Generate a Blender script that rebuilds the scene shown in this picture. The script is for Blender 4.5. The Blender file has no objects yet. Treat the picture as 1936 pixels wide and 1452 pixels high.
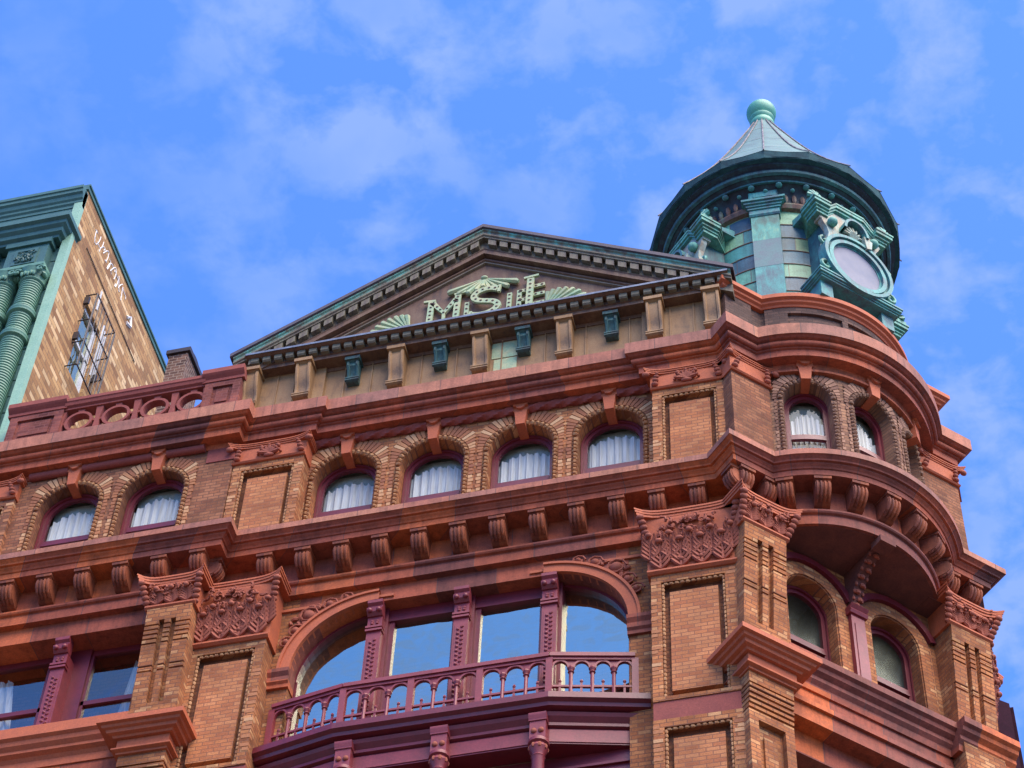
import bpy, bmesh, math, random
import numpy as np
from mathutils import Matrix, Vector
random.seed(7)
R = math.radians
C = bpy.context.scene.collection
sc = bpy.context.scene

# ------------------------------------------------------------------ camera
cam = bpy.data.objects.new('camera', bpy.data.cameras.new('camera')); C.objects.link(cam)
PIT, ROL, YAW = R(52.280), R(3.268), R(-16.333)
fw = Vector((math.sin(YAW)*math.cos(PIT), math.cos(YAW)*math.cos(PIT), math.sin(PIT)))
rt = Vector((math.cos(YAW), -math.sin(YAW), 0)); up = rt.cross(fw)
r2 = math.cos(ROL)*rt + math.sin(ROL)*up; u2 = -math.sin(ROL)*rt + math.cos(ROL)*up
cam.matrix_world = Matrix(((r2.x, u2.x, -fw.x, 0), (r2.y, u2.y, -fw.y, -26.0), (r2.z, u2.z, -fw.z, 1.6), (0, 0, 0, 1)))
cam.data.sensor_width = 36; cam.data.lens = 4452.4/1936*36
cam.data.clip_start = 0.1; cam.data.clip_end = 3000
sc.camera = cam

# ------------------------------------------------------------------ light
SUN_EL, SUN_AZ = R(54), R(50)     # azimuth measured from the street side (-y) towards +x
sd = Vector((math.sin(SUN_AZ)*math.cos(SUN_EL), -math.cos(SUN_AZ)*math.cos(SUN_EL), math.sin(SUN_EL)))
sun = bpy.data.objects.new('sun', bpy.data.lights.new('sun', 'SUN')); C.objects.link(sun)
sun.data.energy = 3.9; sun.data.angle = R(60); sun.data.color = (1.0, 0.84, 0.64)
sun.rotation_euler = (-sd).to_track_quat('-Z', 'Y').to_euler()
sun.location = (40, -40, 80)
wd = bpy.data.worlds.new('World'); sc.world = wd; wd.use_nodes = True
wt = wd.node_tree; wn = wt.nodes; wl = wt.links
for n_ in list(wn): wn.remove(n_)
def N(nt, t, **k):
    n = nt.nodes.new(t)
    for a, b in k.items(): setattr(n, a, b)
    return n
sky = N(wt, 'ShaderNodeTexSky', sky_type='NISHITA', sun_disc=False)
sky.sun_elevation = SUN_EL; sky.sun_rotation = math.pi - SUN_AZ
tc = N(wt, 'ShaderNodeTexCoord')
sep = N(wt, 'ShaderNodeSeparateXYZ'); wl.new(tc.outputs['Generated'], sep.inputs[0])
mx = N(wt, 'ShaderNodeMath', operation='MAXIMUM'); wl.new(sep.outputs[2], mx.inputs[0]); mx.inputs[1].default_value = 0.06
dx = N(wt, 'ShaderNodeMath', operation='DIVIDE'); wl.new(sep.outputs[0], dx.inputs[0]); wl.new(mx.outputs[0], dx.inputs[1])
dy = N(wt, 'ShaderNodeMath', operation='DIVIDE'); wl.new(sep.outputs[1], dy.inputs[0]); wl.new(mx.outputs[0], dy.inputs[1])
cmb = N(wt, 'ShaderNodeCombineXYZ'); wl.new(dx.outputs[0], cmb.inputs[0]); wl.new(dy.outputs[0], cmb.inputs[1])
def noise(nt, vec, scale, detail=6, rough=.55, dist=0.0):
    n = N(nt, 'ShaderNodeTexNoise'); n.inputs['Scale'].default_value = scale; n.inputs['Detail'].default_value = detail
    n.inputs['Roughness'].default_value = rough; n.inputs['Distortion'].default_value = dist
    if vec is not None: nt.links.new(vec, n.inputs['Vector'])
    return n
def ramp(nt, fac, stops):
    n = N(nt, 'ShaderNodeValToRGB'); e = n.color_ramp.elements
    while len(e) < len(stops): e.new(.5)
    for i, (p, c) in enumerate(stops):
        e[i].position = p; e[i].color = c if len(c) == 4 else (*c, 1)
    nt.links.new(fac, n.inputs[0]); return n
n1 = noise(wt, cmb.outputs[0], 25, 6, .55, .25)      # small altocumulus puffs
n3 = noise(wt, cmb.outputs[0], 85, 4, .55, .1)
n2 = noise(wt, cmb.outputs[0], 6.5, 5, .55, .2)    # banks of cloud
mxr = N(wt, 'ShaderNodeMath', operation='MULTIPLY_ADD'); wl.new(dx.outputs[0], mxr.inputs[0]); mxr.inputs[1].default_value = 0.75; mxr.inputs[2].default_value = 0.24
a1 = N(wt, 'ShaderNodeMath', operation='ADD'); wl.new(n2.outputs[0], a1.inputs[0]); wl.new(mxr.outputs[0], a1.inputs[1])
bank = ramp(wt, a1.outputs[0], [(.34, (.10, .10, .10)), (.68, (1, 1, 1))])
pm_ = N(wt, 'ShaderNodeMath', operation='MULTIPLY_ADD'); wl.new(n3.outputs[0], pm_.inputs[0]); pm_.inputs[1].default_value = .22
pk_ = N(wt, 'ShaderNodeMath', operation='MULTIPLY'); wl.new(n1.outputs[0], pk_.inputs[0]); pk_.inputs[1].default_value = .78; wl.new(pk_.outputs[0], pm_.inputs[2])
vor = N(wt, 'ShaderNodeTexVoronoi', feature='F1'); vor.inputs['Scale'].default_value = 19
wob = N(wt, 'ShaderNodeMix', data_type='VECTOR'); wob.inputs[0].default_value = .035
wl.new(cmb.outputs[0], wob.inputs[4]); nv = noise(wt, cmb.outputs[0], 18, 4, .6); wl.new(nv.outputs['Color'], wob.inputs[5]); wl.new(wob.outputs[1], vor.inputs['Vector'])
pv_ = N(wt, 'ShaderNodeMath', operation='MULTIPLY_ADD'); wl.new(vor.outputs['Distance'], pv_.inputs[0]); pv_.inputs[1].default_value = -.30
pa_ = N(wt, 'ShaderNodeMath', operation='ADD'); wl.new(pm_.outputs[0], pa_.inputs[0]); pa_.inputs[1].default_value = .13; wl.new(pa_.outputs[0], pv_.inputs[2])
puff = ramp(wt, pv_.outputs[0], [(.40, (.05, .05, .05)), (.60, (1, 1, 1))])
cm = N(wt, 'ShaderNodeMath', operation='MULTIPLY'); wl.new(bank.outputs[0], cm.inputs[0]); wl.new(puff.outputs[0], cm.inputs[1])
cl = N(wt, 'ShaderNodeMath', operation='MULTIPLY'); wl.new(cm.outputs[0], cl.inputs[0]); cl.inputs[1].default_value = 0.80
tint = N(wt, 'ShaderNodeMix', data_type='RGBA', blend_type='MULTIPLY'); tint.inputs[0].default_value = 1
wl.new(sky.outputs[0], tint.inputs[6]); tint.inputs[7].default_value = (0.52, 0.90, 1.70, 1)
cmix = N(wt, 'ShaderNodeMix', data_type='RGBA'); wl.new(cl.outputs[0], cmix.inputs[0])
wl.new(tint.outputs[2], cmix.inputs[6]); cmix.inputs[7].default_value = (1.22, 1.85, 3.75, 1)
bg = N(wt, 'ShaderNodeBackground'); bg.inputs[1].default_value = 0.13
wl.new(cmix.outputs[2], bg.inputs[0])
wo = N(wt, 'ShaderNodeOutputWorld'); wl.new(bg.outputs[0], wo.inputs[0])
vs = sc.view_settings; vs.view_transform = 'Standard'; vs.look = 'None'; vs.gamma = 1; vs.use_curve_mapping = False
vs.exposure = 1.1
sc.cycles.diffuse_bounces = 2

# ------------------------------------------------------------------ materials
def base_mat(name, rough=.8, spec=.3):
    m = bpy.data.materials.new(name); m.use_nodes = True; nt = m.node_tree
    b = nt.nodes['Principled BSDF']; b.inputs['Roughness'].default_value = rough
    b.inputs['Specular IOR Level'].default_value = spec
    return m, nt, b
def mixc(nt, fac, a, b, mode='MIX'):
    n = N(nt, 'ShaderNodeMix', data_type='RGBA', blend_type=mode)
    for s, v in ((0, fac), (6, a), (7, b)):
        if hasattr(v, 'links'): nt.links.new(v, n.inputs[s])
        elif s == 0: n.inputs[0].default_value = v
        else: n.inputs[s].default_value = (*v, 1)
    return n.outputs[2]
def math_(nt, op, a, b=None, c=None):
    n = N(nt, 'ShaderNodeMath', operation=op)
    for i, v in enumerate((a, b, c)):
        if v is None: continue
        if hasattr(v, 'links'): nt.links.new(v, n.inputs[i])
        else: n.inputs[i].default_value = v
    return n.outputs[0]
def coords(nt, cyl=None):
    t = N(nt, 'ShaderNodeTexCoord'); s = N(nt, 'ShaderNodeSeparateXYZ'); nt.links.new(t.outputs['Object'], s.inputs[0])
    if cyl:
        an = math_(nt, 'ARCTAN2', s.outputs[0], math_(nt, 'MULTIPLY', s.outputs[1], -1)); u = math_(nt, 'MULTIPLY', an, cyl)
    else: u = math_(nt, 'ADD', s.outputs[0], s.outputs[1])
    return t, u, s.outputs[2], s
def bump(nt, b, h, strength, dist=.02):
    n = N(nt, 'ShaderNodeBump'); n.inputs['Strength'].default_value = strength; n.inputs['Distance'].default_value = dist
    nt.links.new(h, n.inputs['Height']); nt.links.new(n.outputs[0], b.inputs['Normal'])
def brick_mat(name, c1, c2, c3, mortar, cyl=None, bw=.215, bh=.083, dirt=.5, light=None):
    m, nt, b = base_mat(name, .88, .2)
    t, u, z, s = coords(nt, cyl)
    v = N(nt, 'ShaderNodeCombineXYZ'); nt.links.new(u, v.inputs[0]); nt.links.new(z, v.inputs[1])
    br = N(nt, 'ShaderNodeTexBrick'); nt.links.new(v.outputs[0], br.inputs['Vector'])
    br.inputs['Scale'].default_value = 1; br.inputs['Mortar Size'].default_value = .009; br.inputs['Mortar Smooth'].default_value = .3
    br.inputs['Brick Width'].default_value = bw; br.inputs['Row Height'].default_value = bh; br.inputs['Bias'].default_value = 0
    br.inputs['Color1'].default_value = (0, 0, 0, 1); br.inputs['Color2'].default_value = (1, 1, 1, 1); br.inputs['Mortar'].default_value = (.5, .5, .5, 1)
    cr = ramp(nt, br.outputs['Color'], [(0, c2), (.45, c1), (.8, c3), (1, light or c3)])
    nz = noise(nt, t.outputs['Object'], 1.3, 6, .6); nf = noise(nt, t.outputs['Object'], 45, 4, .7)
    d = ramp(nt, nz.outputs[0], [(.35, (1-dirt,)*3), (.62, (1.08, 1.05, 1.0))])
    col = mixc(nt, 1, cr.outputs[0], d.outputs[0], 'MULTIPLY')
    f = ramp(nt, nf.outputs[0], [(.3, (.72, .72, .74)), (.7, (1.2, 1.18, 1.15))])
    col = mixc(nt, 1, col, f.outputs[0], 'MULTIPLY')
    col = mixc(nt, br.outputs['Fac'], col, mortar)
    nt.links.new(col, b.inputs['Base Color'])
    h = math_(nt, 'SUBTRACT', math_(nt, 'MULTIPLY', nf.outputs[0], .4), br.outputs['Fac'])
    bump(nt, b, h, .55, .014)
    return m
def block_mat(name, stops, bu=.9, bz=.45, cyl=None, rough=.75, dirt=.35, joint=True, fine=28):
    """stone / terracotta / copper in blocks of slightly different colour"""
    m, nt, b = base_mat(name, rough, .35)
    t, u, z, s = coords(nt, cyl)
    if not cyl: at_ = N(nt, 'ShaderNodeAttribute', attribute_name='run'); u = at_.outputs['Fac']
    row = math_(nt, 'FLOOR', math_(nt, 'DIVIDE', z, bz))
    off = math_(nt, 'MULTIPLY', math_(nt, 'FRACT', math_(nt, 'MULTIPLY', row, .377)), bu)
    uu = math_(nt, 'DIVIDE', math_(nt, 'ADD', u, off), bu)
    c = N(nt, 'ShaderNodeCombineXYZ'); nt.links.new(math_(nt, 'FLOOR', uu), c.inputs[0]); nt.links.new(row, c.inputs[1])
    wn_ = N(nt, 'ShaderNodeTexWhiteNoise', noise_dimensions='2D'); nt.links.new(c.outputs[0], wn_.inputs['Vector'])
    cr = ramp(nt, wn_.outputs['Value'], stops)
    nz = noise(nt, t.outputs['Object'], 2.2, 7, .62, .3); nf = noise(nt, t.outputs['Object'], fine, 5, .7)
    d = ramp(nt, nz.outputs[0], [(.33, (1-dirt,)*3), (.6, (1.06, 1.04, 1.02))])
    col = mixc(nt, 1, cr.outputs[0], d.outputs[0], 'MULTIPLY')
    f = ramp(nt, nf.outputs[0], [(.3, (.74, .74, .77)), (.7, (1.18, 1.16, 1.14))])
    col = mixc(nt, 1, col, f.outputs[0], 'MULTIPLY')
    mp = N(nt, 'ShaderNodeMapping'); mp.inputs['Scale'].default_value = (5, 5, .5); nt.links.new(t.outputs['Object'], mp.inputs[0])
    ns = noise(nt, mp.outputs[0], 1.6, 6, .65, .2)
    st = ramp(nt, ns.outputs[0], [(.30, (.55, .52, .52)), (.52, (1, 1, 1)), (.75, (1.1, 1.08, 1.05))])
    col = mixc(nt, .8, col, st.outputs[0], 'MULTIPLY')
    if joint:
        fr = math_(nt, 'FRACT', uu); j = math_(nt, 'LESS_THAN', fr, .014/bu)
        col = mixc(nt, math_(nt, 'MULTIPLY', j, .85), col, (.10, .05, .04))
    nt.links.new(col, b.inputs['Base Color']); bump(nt, b, nf.outputs[0], .35, .012)
    return m
def plain_mat(name, c, c2=None, rough=.6, dirt=.3, scale=4, fine=30, spec=.4, metal=0, bstr=.25):
    m, nt, b = base_mat(name, rough, spec); b.inputs['Metallic'].default_value = metal
    t = N(nt, 'ShaderNodeTexCoord')
    nz = noise(nt, t.outputs['Object'], scale, 7, .65, .4); nf = noise(nt, t.outputs['Object'], fine, 5, .7)
    col = mixc(nt, ramp(nt, nz.outputs[0], [(.36, (0, 0, 0)), (.64, (1, 1, 1))]).outputs[0], c, c2 or tuple(x*(1-dirt) for x in c))
    f = ramp(nt, nf.outputs[0], [(.3, (.78, .78, .8)), (.7, (1.16, 1.15, 1.13))])
    col = mixc(nt, 1, col, f.outputs[0], 'MULTIPLY')
    nt.links.new(col, b.inputs['Base Color']); bump(nt, b, nf.outputs[0], bstr, .01)
    return m
def patina_mat(name, brown, dark, green, bright, gmin, gmax, cyl=None, streak=9):
    """weathered copper: brown metal with vertical verdigris streaks"""
    m, nt, b = base_mat(name, .62, .4)
    t = N(nt, 'ShaderNodeTexCoord'); mp = N(nt, 'ShaderNodeMapping'); mp.inputs['Scale'].default_value = (1, 1, .22)
    nt.links.new(t.outputs['Object'], mp.inputs[0])
    a = noise(nt, mp.outputs[0], streak, 7, .65, .3); c = noise(nt, t.outputs['Object'], 2.3, 6, .6, .4); f = noise(nt, t.outputs['Object'], 34, 5, .7)
    s = math_(nt, 'ADD', math_(nt, 'MULTIPLY', a.outputs[0], .55), math_(nt, 'MULTIPLY', c.outputs[0], .45))
    w = ramp(nt, s, [(gmin, dark), ((gmin*2+gmax)/3, brown), ((gmin+gmax*2)/3, green), (gmax, bright)])
    ff = ramp(nt, f.outputs[0], [(.3, (.75, .75, .77)), (.7, (1.18, 1.17, 1.15))])
    nt.links.new(mixc(nt, 1, w.outputs[0], ff.outputs[0], 'MULTIPLY'), b.inputs['Base Color']); bump(nt, b, f.outputs[0], .3, .012)
    return m
def island_mat(name, stops, rough=.85):
    m, nt, b = base_mat(name, rough, .2)
    g = N(nt, 'ShaderNodeNewGeometry'); cr = ramp(nt, g.outputs['Random Per Island'], stops)
    t = N(nt, 'ShaderNodeTexCoord'); nf = noise(nt, t.outputs['Object'], 40, 4, .7)
    f = ramp(nt, nf.outputs[0], [(.3, (.75, .75, .77)), (.7, (1.18, 1.16, 1.14))])
    nt.links.new(mixc(nt, 1, cr.outputs[0], f.outputs[0], 'MULTIPLY'), b.inputs['Base Color']); bump(nt, b, nf.outputs[0], .3, .01)
    return m
def glass_mat(name, fac, tint=(.9, .95, 1), wob=.02, rough=.02):
    m = bpy.data.materials.new(name); m.use_nodes = True; nt = m.node_tree
    for n in list(nt.nodes): nt.nodes.remove(n)
    tr = N(nt, 'ShaderNodeBsdfTransparent'); tr.inputs[0].default_value = (.86, .9, .92, 1)
    gl = N(nt, 'ShaderNodeBsdfGlossy'); gl.inputs['Roughness'].default_value = rough; gl.inputs['Color'].default_value = (*tint, 1)
    t = N(nt, 'ShaderNodeTexCoord'); nz = noise(nt, t.outputs['Object'], 1.2, 2, .5)
    bp = N(nt, 'ShaderNodeBump'); bp.inputs['Strength'].default_value = wob; bp.inputs['Distance'].default_value = .3
    nt.links.new(nz.outputs[0], bp.inputs['Height']); nt.links.new(bp.outputs[0], gl.inputs['Normal'])
    mxs = N(nt, 'ShaderNodeMixShader'); mxs.inputs[0].default_value = fac
    nt.links.new(tr.outputs[0], mxs.inputs[1]); nt.links.new(gl.outputs[0], mxs.inputs[2])
    o = N(nt, 'ShaderNodeOutputMaterial'); nt.links.new(mxs.outputs[0], o.inputs[0])
    return m
M = {}
BR = ((.42, .155, .056), (.32, .11, .045), (.46, .19, .074), (.18, .075, .042), (.58, .31, .14))
M['brick'] = brick_mat('tan_brick', BR[0], BR[1], BR[2], BR[3], light=BR[4])
M['brick_l'] = brick_mat('orange_brick', (.44, .165, .065), (.36, .125, .055), (.48, .20, .085), (.24, .10, .055), dirt=.3)
M['brick_brown'] = brick_mat('brown_brick', (.27, .105, .05), (.20, .075, .042), (.32, .135, .068), (.13, .06, .038))
M['brick_bow'] = brick_mat('brown_brick_curved', (.27, .135, .08), (.19, .095, .062), (.33, .175, .10), (.12, .07, .05), cyl=2.3)
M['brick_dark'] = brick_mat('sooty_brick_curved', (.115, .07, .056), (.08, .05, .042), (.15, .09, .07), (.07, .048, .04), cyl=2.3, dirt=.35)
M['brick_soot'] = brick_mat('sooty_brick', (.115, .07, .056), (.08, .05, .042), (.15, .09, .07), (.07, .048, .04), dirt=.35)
M['brick_red'] = brick_mat('red_brick', (.24, .07, .055), (.19, .055, .046), (.28, .085, .062), (.20, .07, .058))
M['brick_party'] = brick_mat('pale_brick', (.40, .225, .095), (.24, .12, .055), (.47, .29, .13), (.17, .10, .06), bw=.42, bh=.145, dirt=.22, light=(.66, .47, .26))
TC = [(0, (.13, .038, .028)), (.15, (.22, .058, .036)), (.45, (.32, .072, .033)), (.75, (.38, .085, .034)), (1, (.55, .125, .028))]
M['tc'] = block_mat('terracotta', TC, 1.05, 1.24)
M['tc_cyl'] = block_mat('terracotta_curved', [(0, (.31, .076, .036)), (.5, (.37, .094, .04)), (1, (.43, .112, .043))], .8, .62, cyl=2.5)
M['tc_orn'] = plain_mat('terracotta_carved', (.33, .085, .042), (.25, .062, .034), .8, fine=40)
M['tc_cap'] = plain_mat('terracotta_orange', (.45, .108, .038), (.37, .09, .037), .75)
M['tc_brk'] = block_mat('terracotta_brackets', [(0, (.15, .044, .03)), (.5, (.26, .07, .036)), (1, (.40, .105, .036))], .7, 3, joint=False)
M['slab'] = block_mat('weathered_slab', [(0, (.28, .115, .08)), (.5, (.36, .12, .07)), (1, (.40, .16, .09))], .9, 5, dirt=.3)
M['maroon_dk'] = plain_mat('dark_maroon_paint', (.035, .011, .02), (.025, .009, .016), .9, spec=.05)
M['reflection_sheet'] = plain_mat('olive_reflection', (.34, .35, .27), (.28, .29, .23), .9)
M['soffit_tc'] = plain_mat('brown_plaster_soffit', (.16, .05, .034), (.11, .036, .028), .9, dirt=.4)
M['rub'] = plain_mat('red_terracotta', (.26, .06, .042), (.21, .048, .036), .85)
M['maroon'] = plain_mat('maroon_paint', (.15, .013, .020), (.115, .010, .016), .42, spec=.5, bstr=.15)
M['maroon_l'] = plain_mat('faded_maroon_paint', (.24, .032, .036), (.18, .023, .028), .5, spec=.5, bstr=.15)
M['bead'] = island_mat('rounded_brick', [(0, (.24, .10, .048)), (.5, (.37, .175, .075)), (1, (.46, .25, .115))])
M['bead_d'] = island_mat('rounded_brick_brown', [(0, (.17, .085, .055)), (.6, (.25, .14, .085)), (1, (.36, .21, .13))])
M['vous'] = island_mat('arch_brick', [(0, (.24, .09, .048)), (.55, (.37, .15, .065)), (.88, (.44, .21, .095)), (1, (.56, .35, .18))])
M['vous_d'] = island_mat('arch_brick_brown', [(0, (.16, .08, .055)), (.6, (.25, .13, .08)), (1, (.34, .19, .12))])
M['ped'] = patina_mat('brown_copper', (.125, .062, .034), (.04, .028, .026), (.17, .10, .055), (.14, .16, .10), .32, .76)
M['ped_frieze'] = patina_mat('brown_copper_frieze', (.26, .14, .055), (.07, .045, .03), (.31, .18, .075), (.20, .27, .14), .30, .80, streak=5)
M['ped_dentil'] = patina_mat('green_brown_copper', (.12, .09, .06), (.05, .042, .036), (.17, .155, .095), (.16, .34, .25), .32, .72, streak=12)
M['ped_green'] = patina_mat('dark_verdigris', (.03, .05, .045), (.014, .02, .026), (.035, .10, .09), (.07, .20, .17), .32, .66)
M['flash'] = plain_mat('blue_grey_flashing', (.15, .19, .25), (.09, .10, .14), .5)
M['ped_trim'] = patina_mat('green_streaked_copper', (.14, .12, .08), (.06, .05, .04), (.14, .26, .19), (.14, .42, .33), .34, .60, streak=7)
M['ped_cap'] = plain_mat('dark_metal_coping', (.075, .06, .07), (.05, .04, .055), .6)
M['letter'] = plain_mat('pale_verdigris', (.42, .42, .22), (.25, .38, .22), .6)
M['bead_tan'] = plain_mat('tan_copper', (.26, .20, .13), (.16, .13, .09), .6)
M['stud'] = plain_mat('brown_stud', (.09, .04, .03), None, .6)
M['drum'] = block_mat('verdigris_sheets', [(0, (.05, .10, .15)), (.28, (.05, .15, .18)), (.45, (.06, .26, .24)), (.7, (.14, .38, .25)), (1, (.30, .36, .15))], .75, .46, cyl=1.9, rough=.5, joint=True, dirt=.4)
M['verd'] = patina_mat('verdigris', (.09, .17, .13), (.035, .075, .085), (.09, .33, .26), (.25, .42, .25), .30, .66)
M['verd_b'] = patina_mat('verdigris_bluish', (.075, .15, .165), (.035, .085, .11), (.065, .27, .25), (.12, .40, .33), .30, .66)
M['verd_pale'] = patina_mat('verdigris_pale', (.30, .22, .14), (.10, .2, .19), (.29, .37, .30), (.36, .42, .36), .30, .66)
M['verd_brown'] = patina_mat('verdigris_brown', (.15, .075, .05), (.04, .035, .035), (.14, .15, .10), (.16, .33, .26), .34, .74)
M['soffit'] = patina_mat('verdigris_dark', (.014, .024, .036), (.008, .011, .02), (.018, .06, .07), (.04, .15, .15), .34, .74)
M['slate'] = plain_mat('slate_grey_copper', (.07, .12, .15), (.055, .17, .17), .5)
M['verd_dk'] = patina_mat('verdigris_deep', (.03, .08, .09), (.012, .03, .045), (.035, .14, .14), (.08, .28, .26), .32, .70)
M['eave'] = plain_mat('dark_eave_copper', (.016, .045, .058), (.03, .09, .10), .85, spec=.15)
M['ball'] = plain_mat('finial_copper', (.10, .36, .24), (.06, .26, .19), .5, scale=2.5, bstr=.08)
M['cone'] = plain_mat('lead_grey_roof', (.09, .20, .195), (.065, .135, .15), .75, scale=2.2, spec=.5)
M['seam'] = plain_mat('roof_seam', (.28, .27, .25), (.11, .06, .07), .5)
M['gr'] = plain_mat('shaded_green_paint', (.055, .14, .12), (.04, .11, .10), .5, scale=3)  # darker green, with the shade of the street front put into it
M['gr_l'] = plain_mat('light_green_paint', (.27, .44, .30), (.23, .40, .27), .5, scale=3)
M['gr_col'] = plain_mat('green_column_paint', (.12, .26, .17), (.09, .21, .15), .5, scale=3)
M['graf'] = plain_mat('white_spray_paint', (.8, .78, .74), None, .8, dirt=.1)
M['iron'] = plain_mat('black_iron', (.03, .022, .025), None, .5)
M['white'] = plain_mat('white_paint', (.66, .68, .68), (.5, .52, .52), .6)
M['inside'] = plain_mat('dim_interior', (.42, .42, .30), (.34, .34, .26), .9)
M['inside_g'] = plain_mat('grey_interior', (.10, .115, .11), None, .9)
M['inside_d'] = plain_mat('dark_interior', (.03, .035, .045), None, .9)
M['chim'] = brick_mat('chimney_brick', (.13, .07, .055), (.085, .05, .045), (.2, .11, .08), (.30, .22, .17), bw=.2, bh=.1)
M['roof'] = plain_mat('grey_roofing', (.14, .13, .13), None, .9)
M['glass'] = glass_mat('window_glass', .022)
M['glass_mid'] = glass_mat('half_reflecting_glass', .24, (.7, .74, .66))
M['glass_dim'] = glass_mat('dim_old_glass', .06, (.7, .8, .72), .04, .24)
M['glass_sky'] = glass_mat('sky_reflecting_glass', .62, (.74, .80, .62), .05)
M['glass_oval'] = glass_mat('oval_glass', .55, (1, 1, 1))
def curtain_mat():
    m, nt, b = base_mat('white_lace', .9, .1)
    t = N(nt, 'ShaderNodeTexCoord'); mp = N(nt, 'ShaderNodeMapping'); mp.inputs['Scale'].default_value = (9, 1, .5)
    nt.links.new(t.outputs['Object'], mp.inputs[0]); nz = noise(nt, mp.outputs[0], 3, 4, .6)
    nt.links.new(ramp(nt, nz.outputs[0], [(.3, (.54, .51, .45)), (.7, (.74, .70, .62))]).outputs[0], b.inputs['Base Color'])
    return m
M['lace'] = curtain_mat()

# ------------------------------------------------------------------ mesh helpers
class MB:
    """collects faces given in facade coordinates: u along the wall, w out of the wall, z up"""
    def __init__(s, cyl=None): s.v = []; s.f = []; s.cyl = cyl; s.run = []; s.arc = None
    def p(s, u, w, z):
        if s.cyl:
            a = u/s.cyl; r = s.cyl+w; s.v.append((r*math.sin(a), -r*math.cos(a), z))
        else: s.v.append((u, -w, z))
        s.run.append(u if s.arc is None else s.arc)
        return len(s.v)-1
    def poly(s, pts): s.f.append([s.p(*q) for q in pts])
    def grid(s, rows, closed=False):
        idx = [[s.p(*q) for q in r] for r in rows]
        for a, b in zip(idx, idx[1:]):
            n = len(a)
            for i in range(n if closed else n-1):
                j = (i+1) % n; s.f.append([a[i], a[j], b[j], b[i]])
        return idx
    def box(s, u0, u1, w0, w1, z0, z1, n=1):
        if s.cyl and n == 1: n = max(1, int(abs(u1-u0)/.12))
        us = [u0+(u1-u0)*i/n for i in range(n+1)]
        idx = [[s.p(u, w, z) for (w, z) in ((w0, z0), (w1, z0), (w1, z1), (w0, z1))] for u in us]
        for a, b in zip(idx, idx[1:]):
            for i in range(4):
                j = (i+1) % 4; s.f.append([a[i], a[j], b[j], b[i]])
        s.f.append(idx[0][::-1]); s.f.append(idx[-1])
    def prof(s, pts, u0, u1, n=1):
        """closed (w,z) outline extruded along u"""
        if s.cyl and n == 1: n = max(1, int(abs(u1-u0)/.12))
        idx = [[s.p(u0+(u1-u0)*i/n, w, z) for (w, z) in pts] for i in range(n+1)]
        k = len(pts)
        for a, b in zip(idx, idx[1:]):
            for i in range(k):
                j = (i+1) % k; s.f.append([a[i], a[j], b[j], b[i]])
        s.f.append(idx[0][::-1]); s.f.append(idx[-1])
    def plate(s, pts, w0, w1):
        """closed (u,z) outline extruded along w"""
        a = [s.p(u, w0, z) for u, z in pts]; b = [s.p(u, w1, z) for u, z in pts]; k = len(pts)
        for i in range(k):
            j = (i+1) % k; s.f.append([a[i], a[j], b[j], b[i]])
        s.f.append(a[::-1]); s.f.append(b)
    def plan(s, pts, z0, z1):
        """closed (u,w) outline extruded along z"""
        a = [s.p(u, w, z0) for u, w in pts]; b = [s.p(u, w, z1) for u, w in pts]; k = len(pts)
        for i in range(k):
            j = (i+1) % k; s.f.append([a[i], a[j], b[j], b[i]])
        s.f.append(a[::-1]); s.f.append(b)
    def ball(s, u, w, z, ru, rw=None, rz=None, seg=8, rings=5, tilt=0):
        rw = rw or ru; rz = rz or ru; rows = []; ct, st = math.cos(tilt), math.sin(tilt)
        for i in range(rings+1):
            t = math.pi*i/rings; row = []
            for k in range(seg):
                a = 2*math.pi*k/seg
                du = ru*math.sin(t)*math.cos(a); dw = rw*math.sin(t)*math.sin(a); dz = rz*math.cos(t)
                row.append((u+du*ct-dz*st, w+dw, z+du*st+dz*ct))
            rows.append(row)
        s.grid(rows, True)
    def tube(s, path, r, seg=8, cap=True):
        rows = []; n = len(path); P = [Vector(q) for q in path]
        for i, q in enumerate(P):
            d = (P[min(i+1, n-1)]-P[max(i-1, 0)]).normalized()
            ref = Vector((0, 1, 0)) if abs(d.y) < .9 else Vector((1, 0, 0))
            x = d.cross(ref).normalized(); y = d.cross(x)
            rr = r(i/(n-1)) if callable(r) else r
            rows.append([tuple(q+x*rr*math.cos(2*math.pi*k/seg)+y*rr*math.sin(2*math.pi*k/seg)) for k in range(seg)])
        idx = s.grid(rows, True)
        if cap: s.f.append(idx[0][::-1]); s.f.append(idx[-1])
    def lathe(s, prof, seg=32, cu=0, cw=0, a0=0, a1=None):
        full = a1 is None; a1 = 2*math.pi if full else a1
        rows = []
        for k in range(seg if full else seg+1):
            a = a0+(a1-a0)*k/seg
            rows.append([(cu+r*math.sin(a), cw+r*math.cos(a), z) for r, z in prof])
        if full: rows.append(rows[0])
        s.grid(rows)
    def ring(s, cu, cz, ru, rz, band, w0, w1, seg=32, a0=0, a1=None):
        """flat elliptical ring in the wall plane"""
        full = a1 is None; a1 = 2*math.pi if full else a1; rows = []
        for k in range(seg+1):
            a = a0+(a1-a0)*k/seg; c, sn = math.cos(a), math.sin(a)
            rows.append([(cu+(ru+b_)*c, w, cz+(rz+b_)*sn) for b_, w in ((0, w0), (0, w1), (band, w1), (band, w0))])
        s.grid(rows, True)
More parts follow.
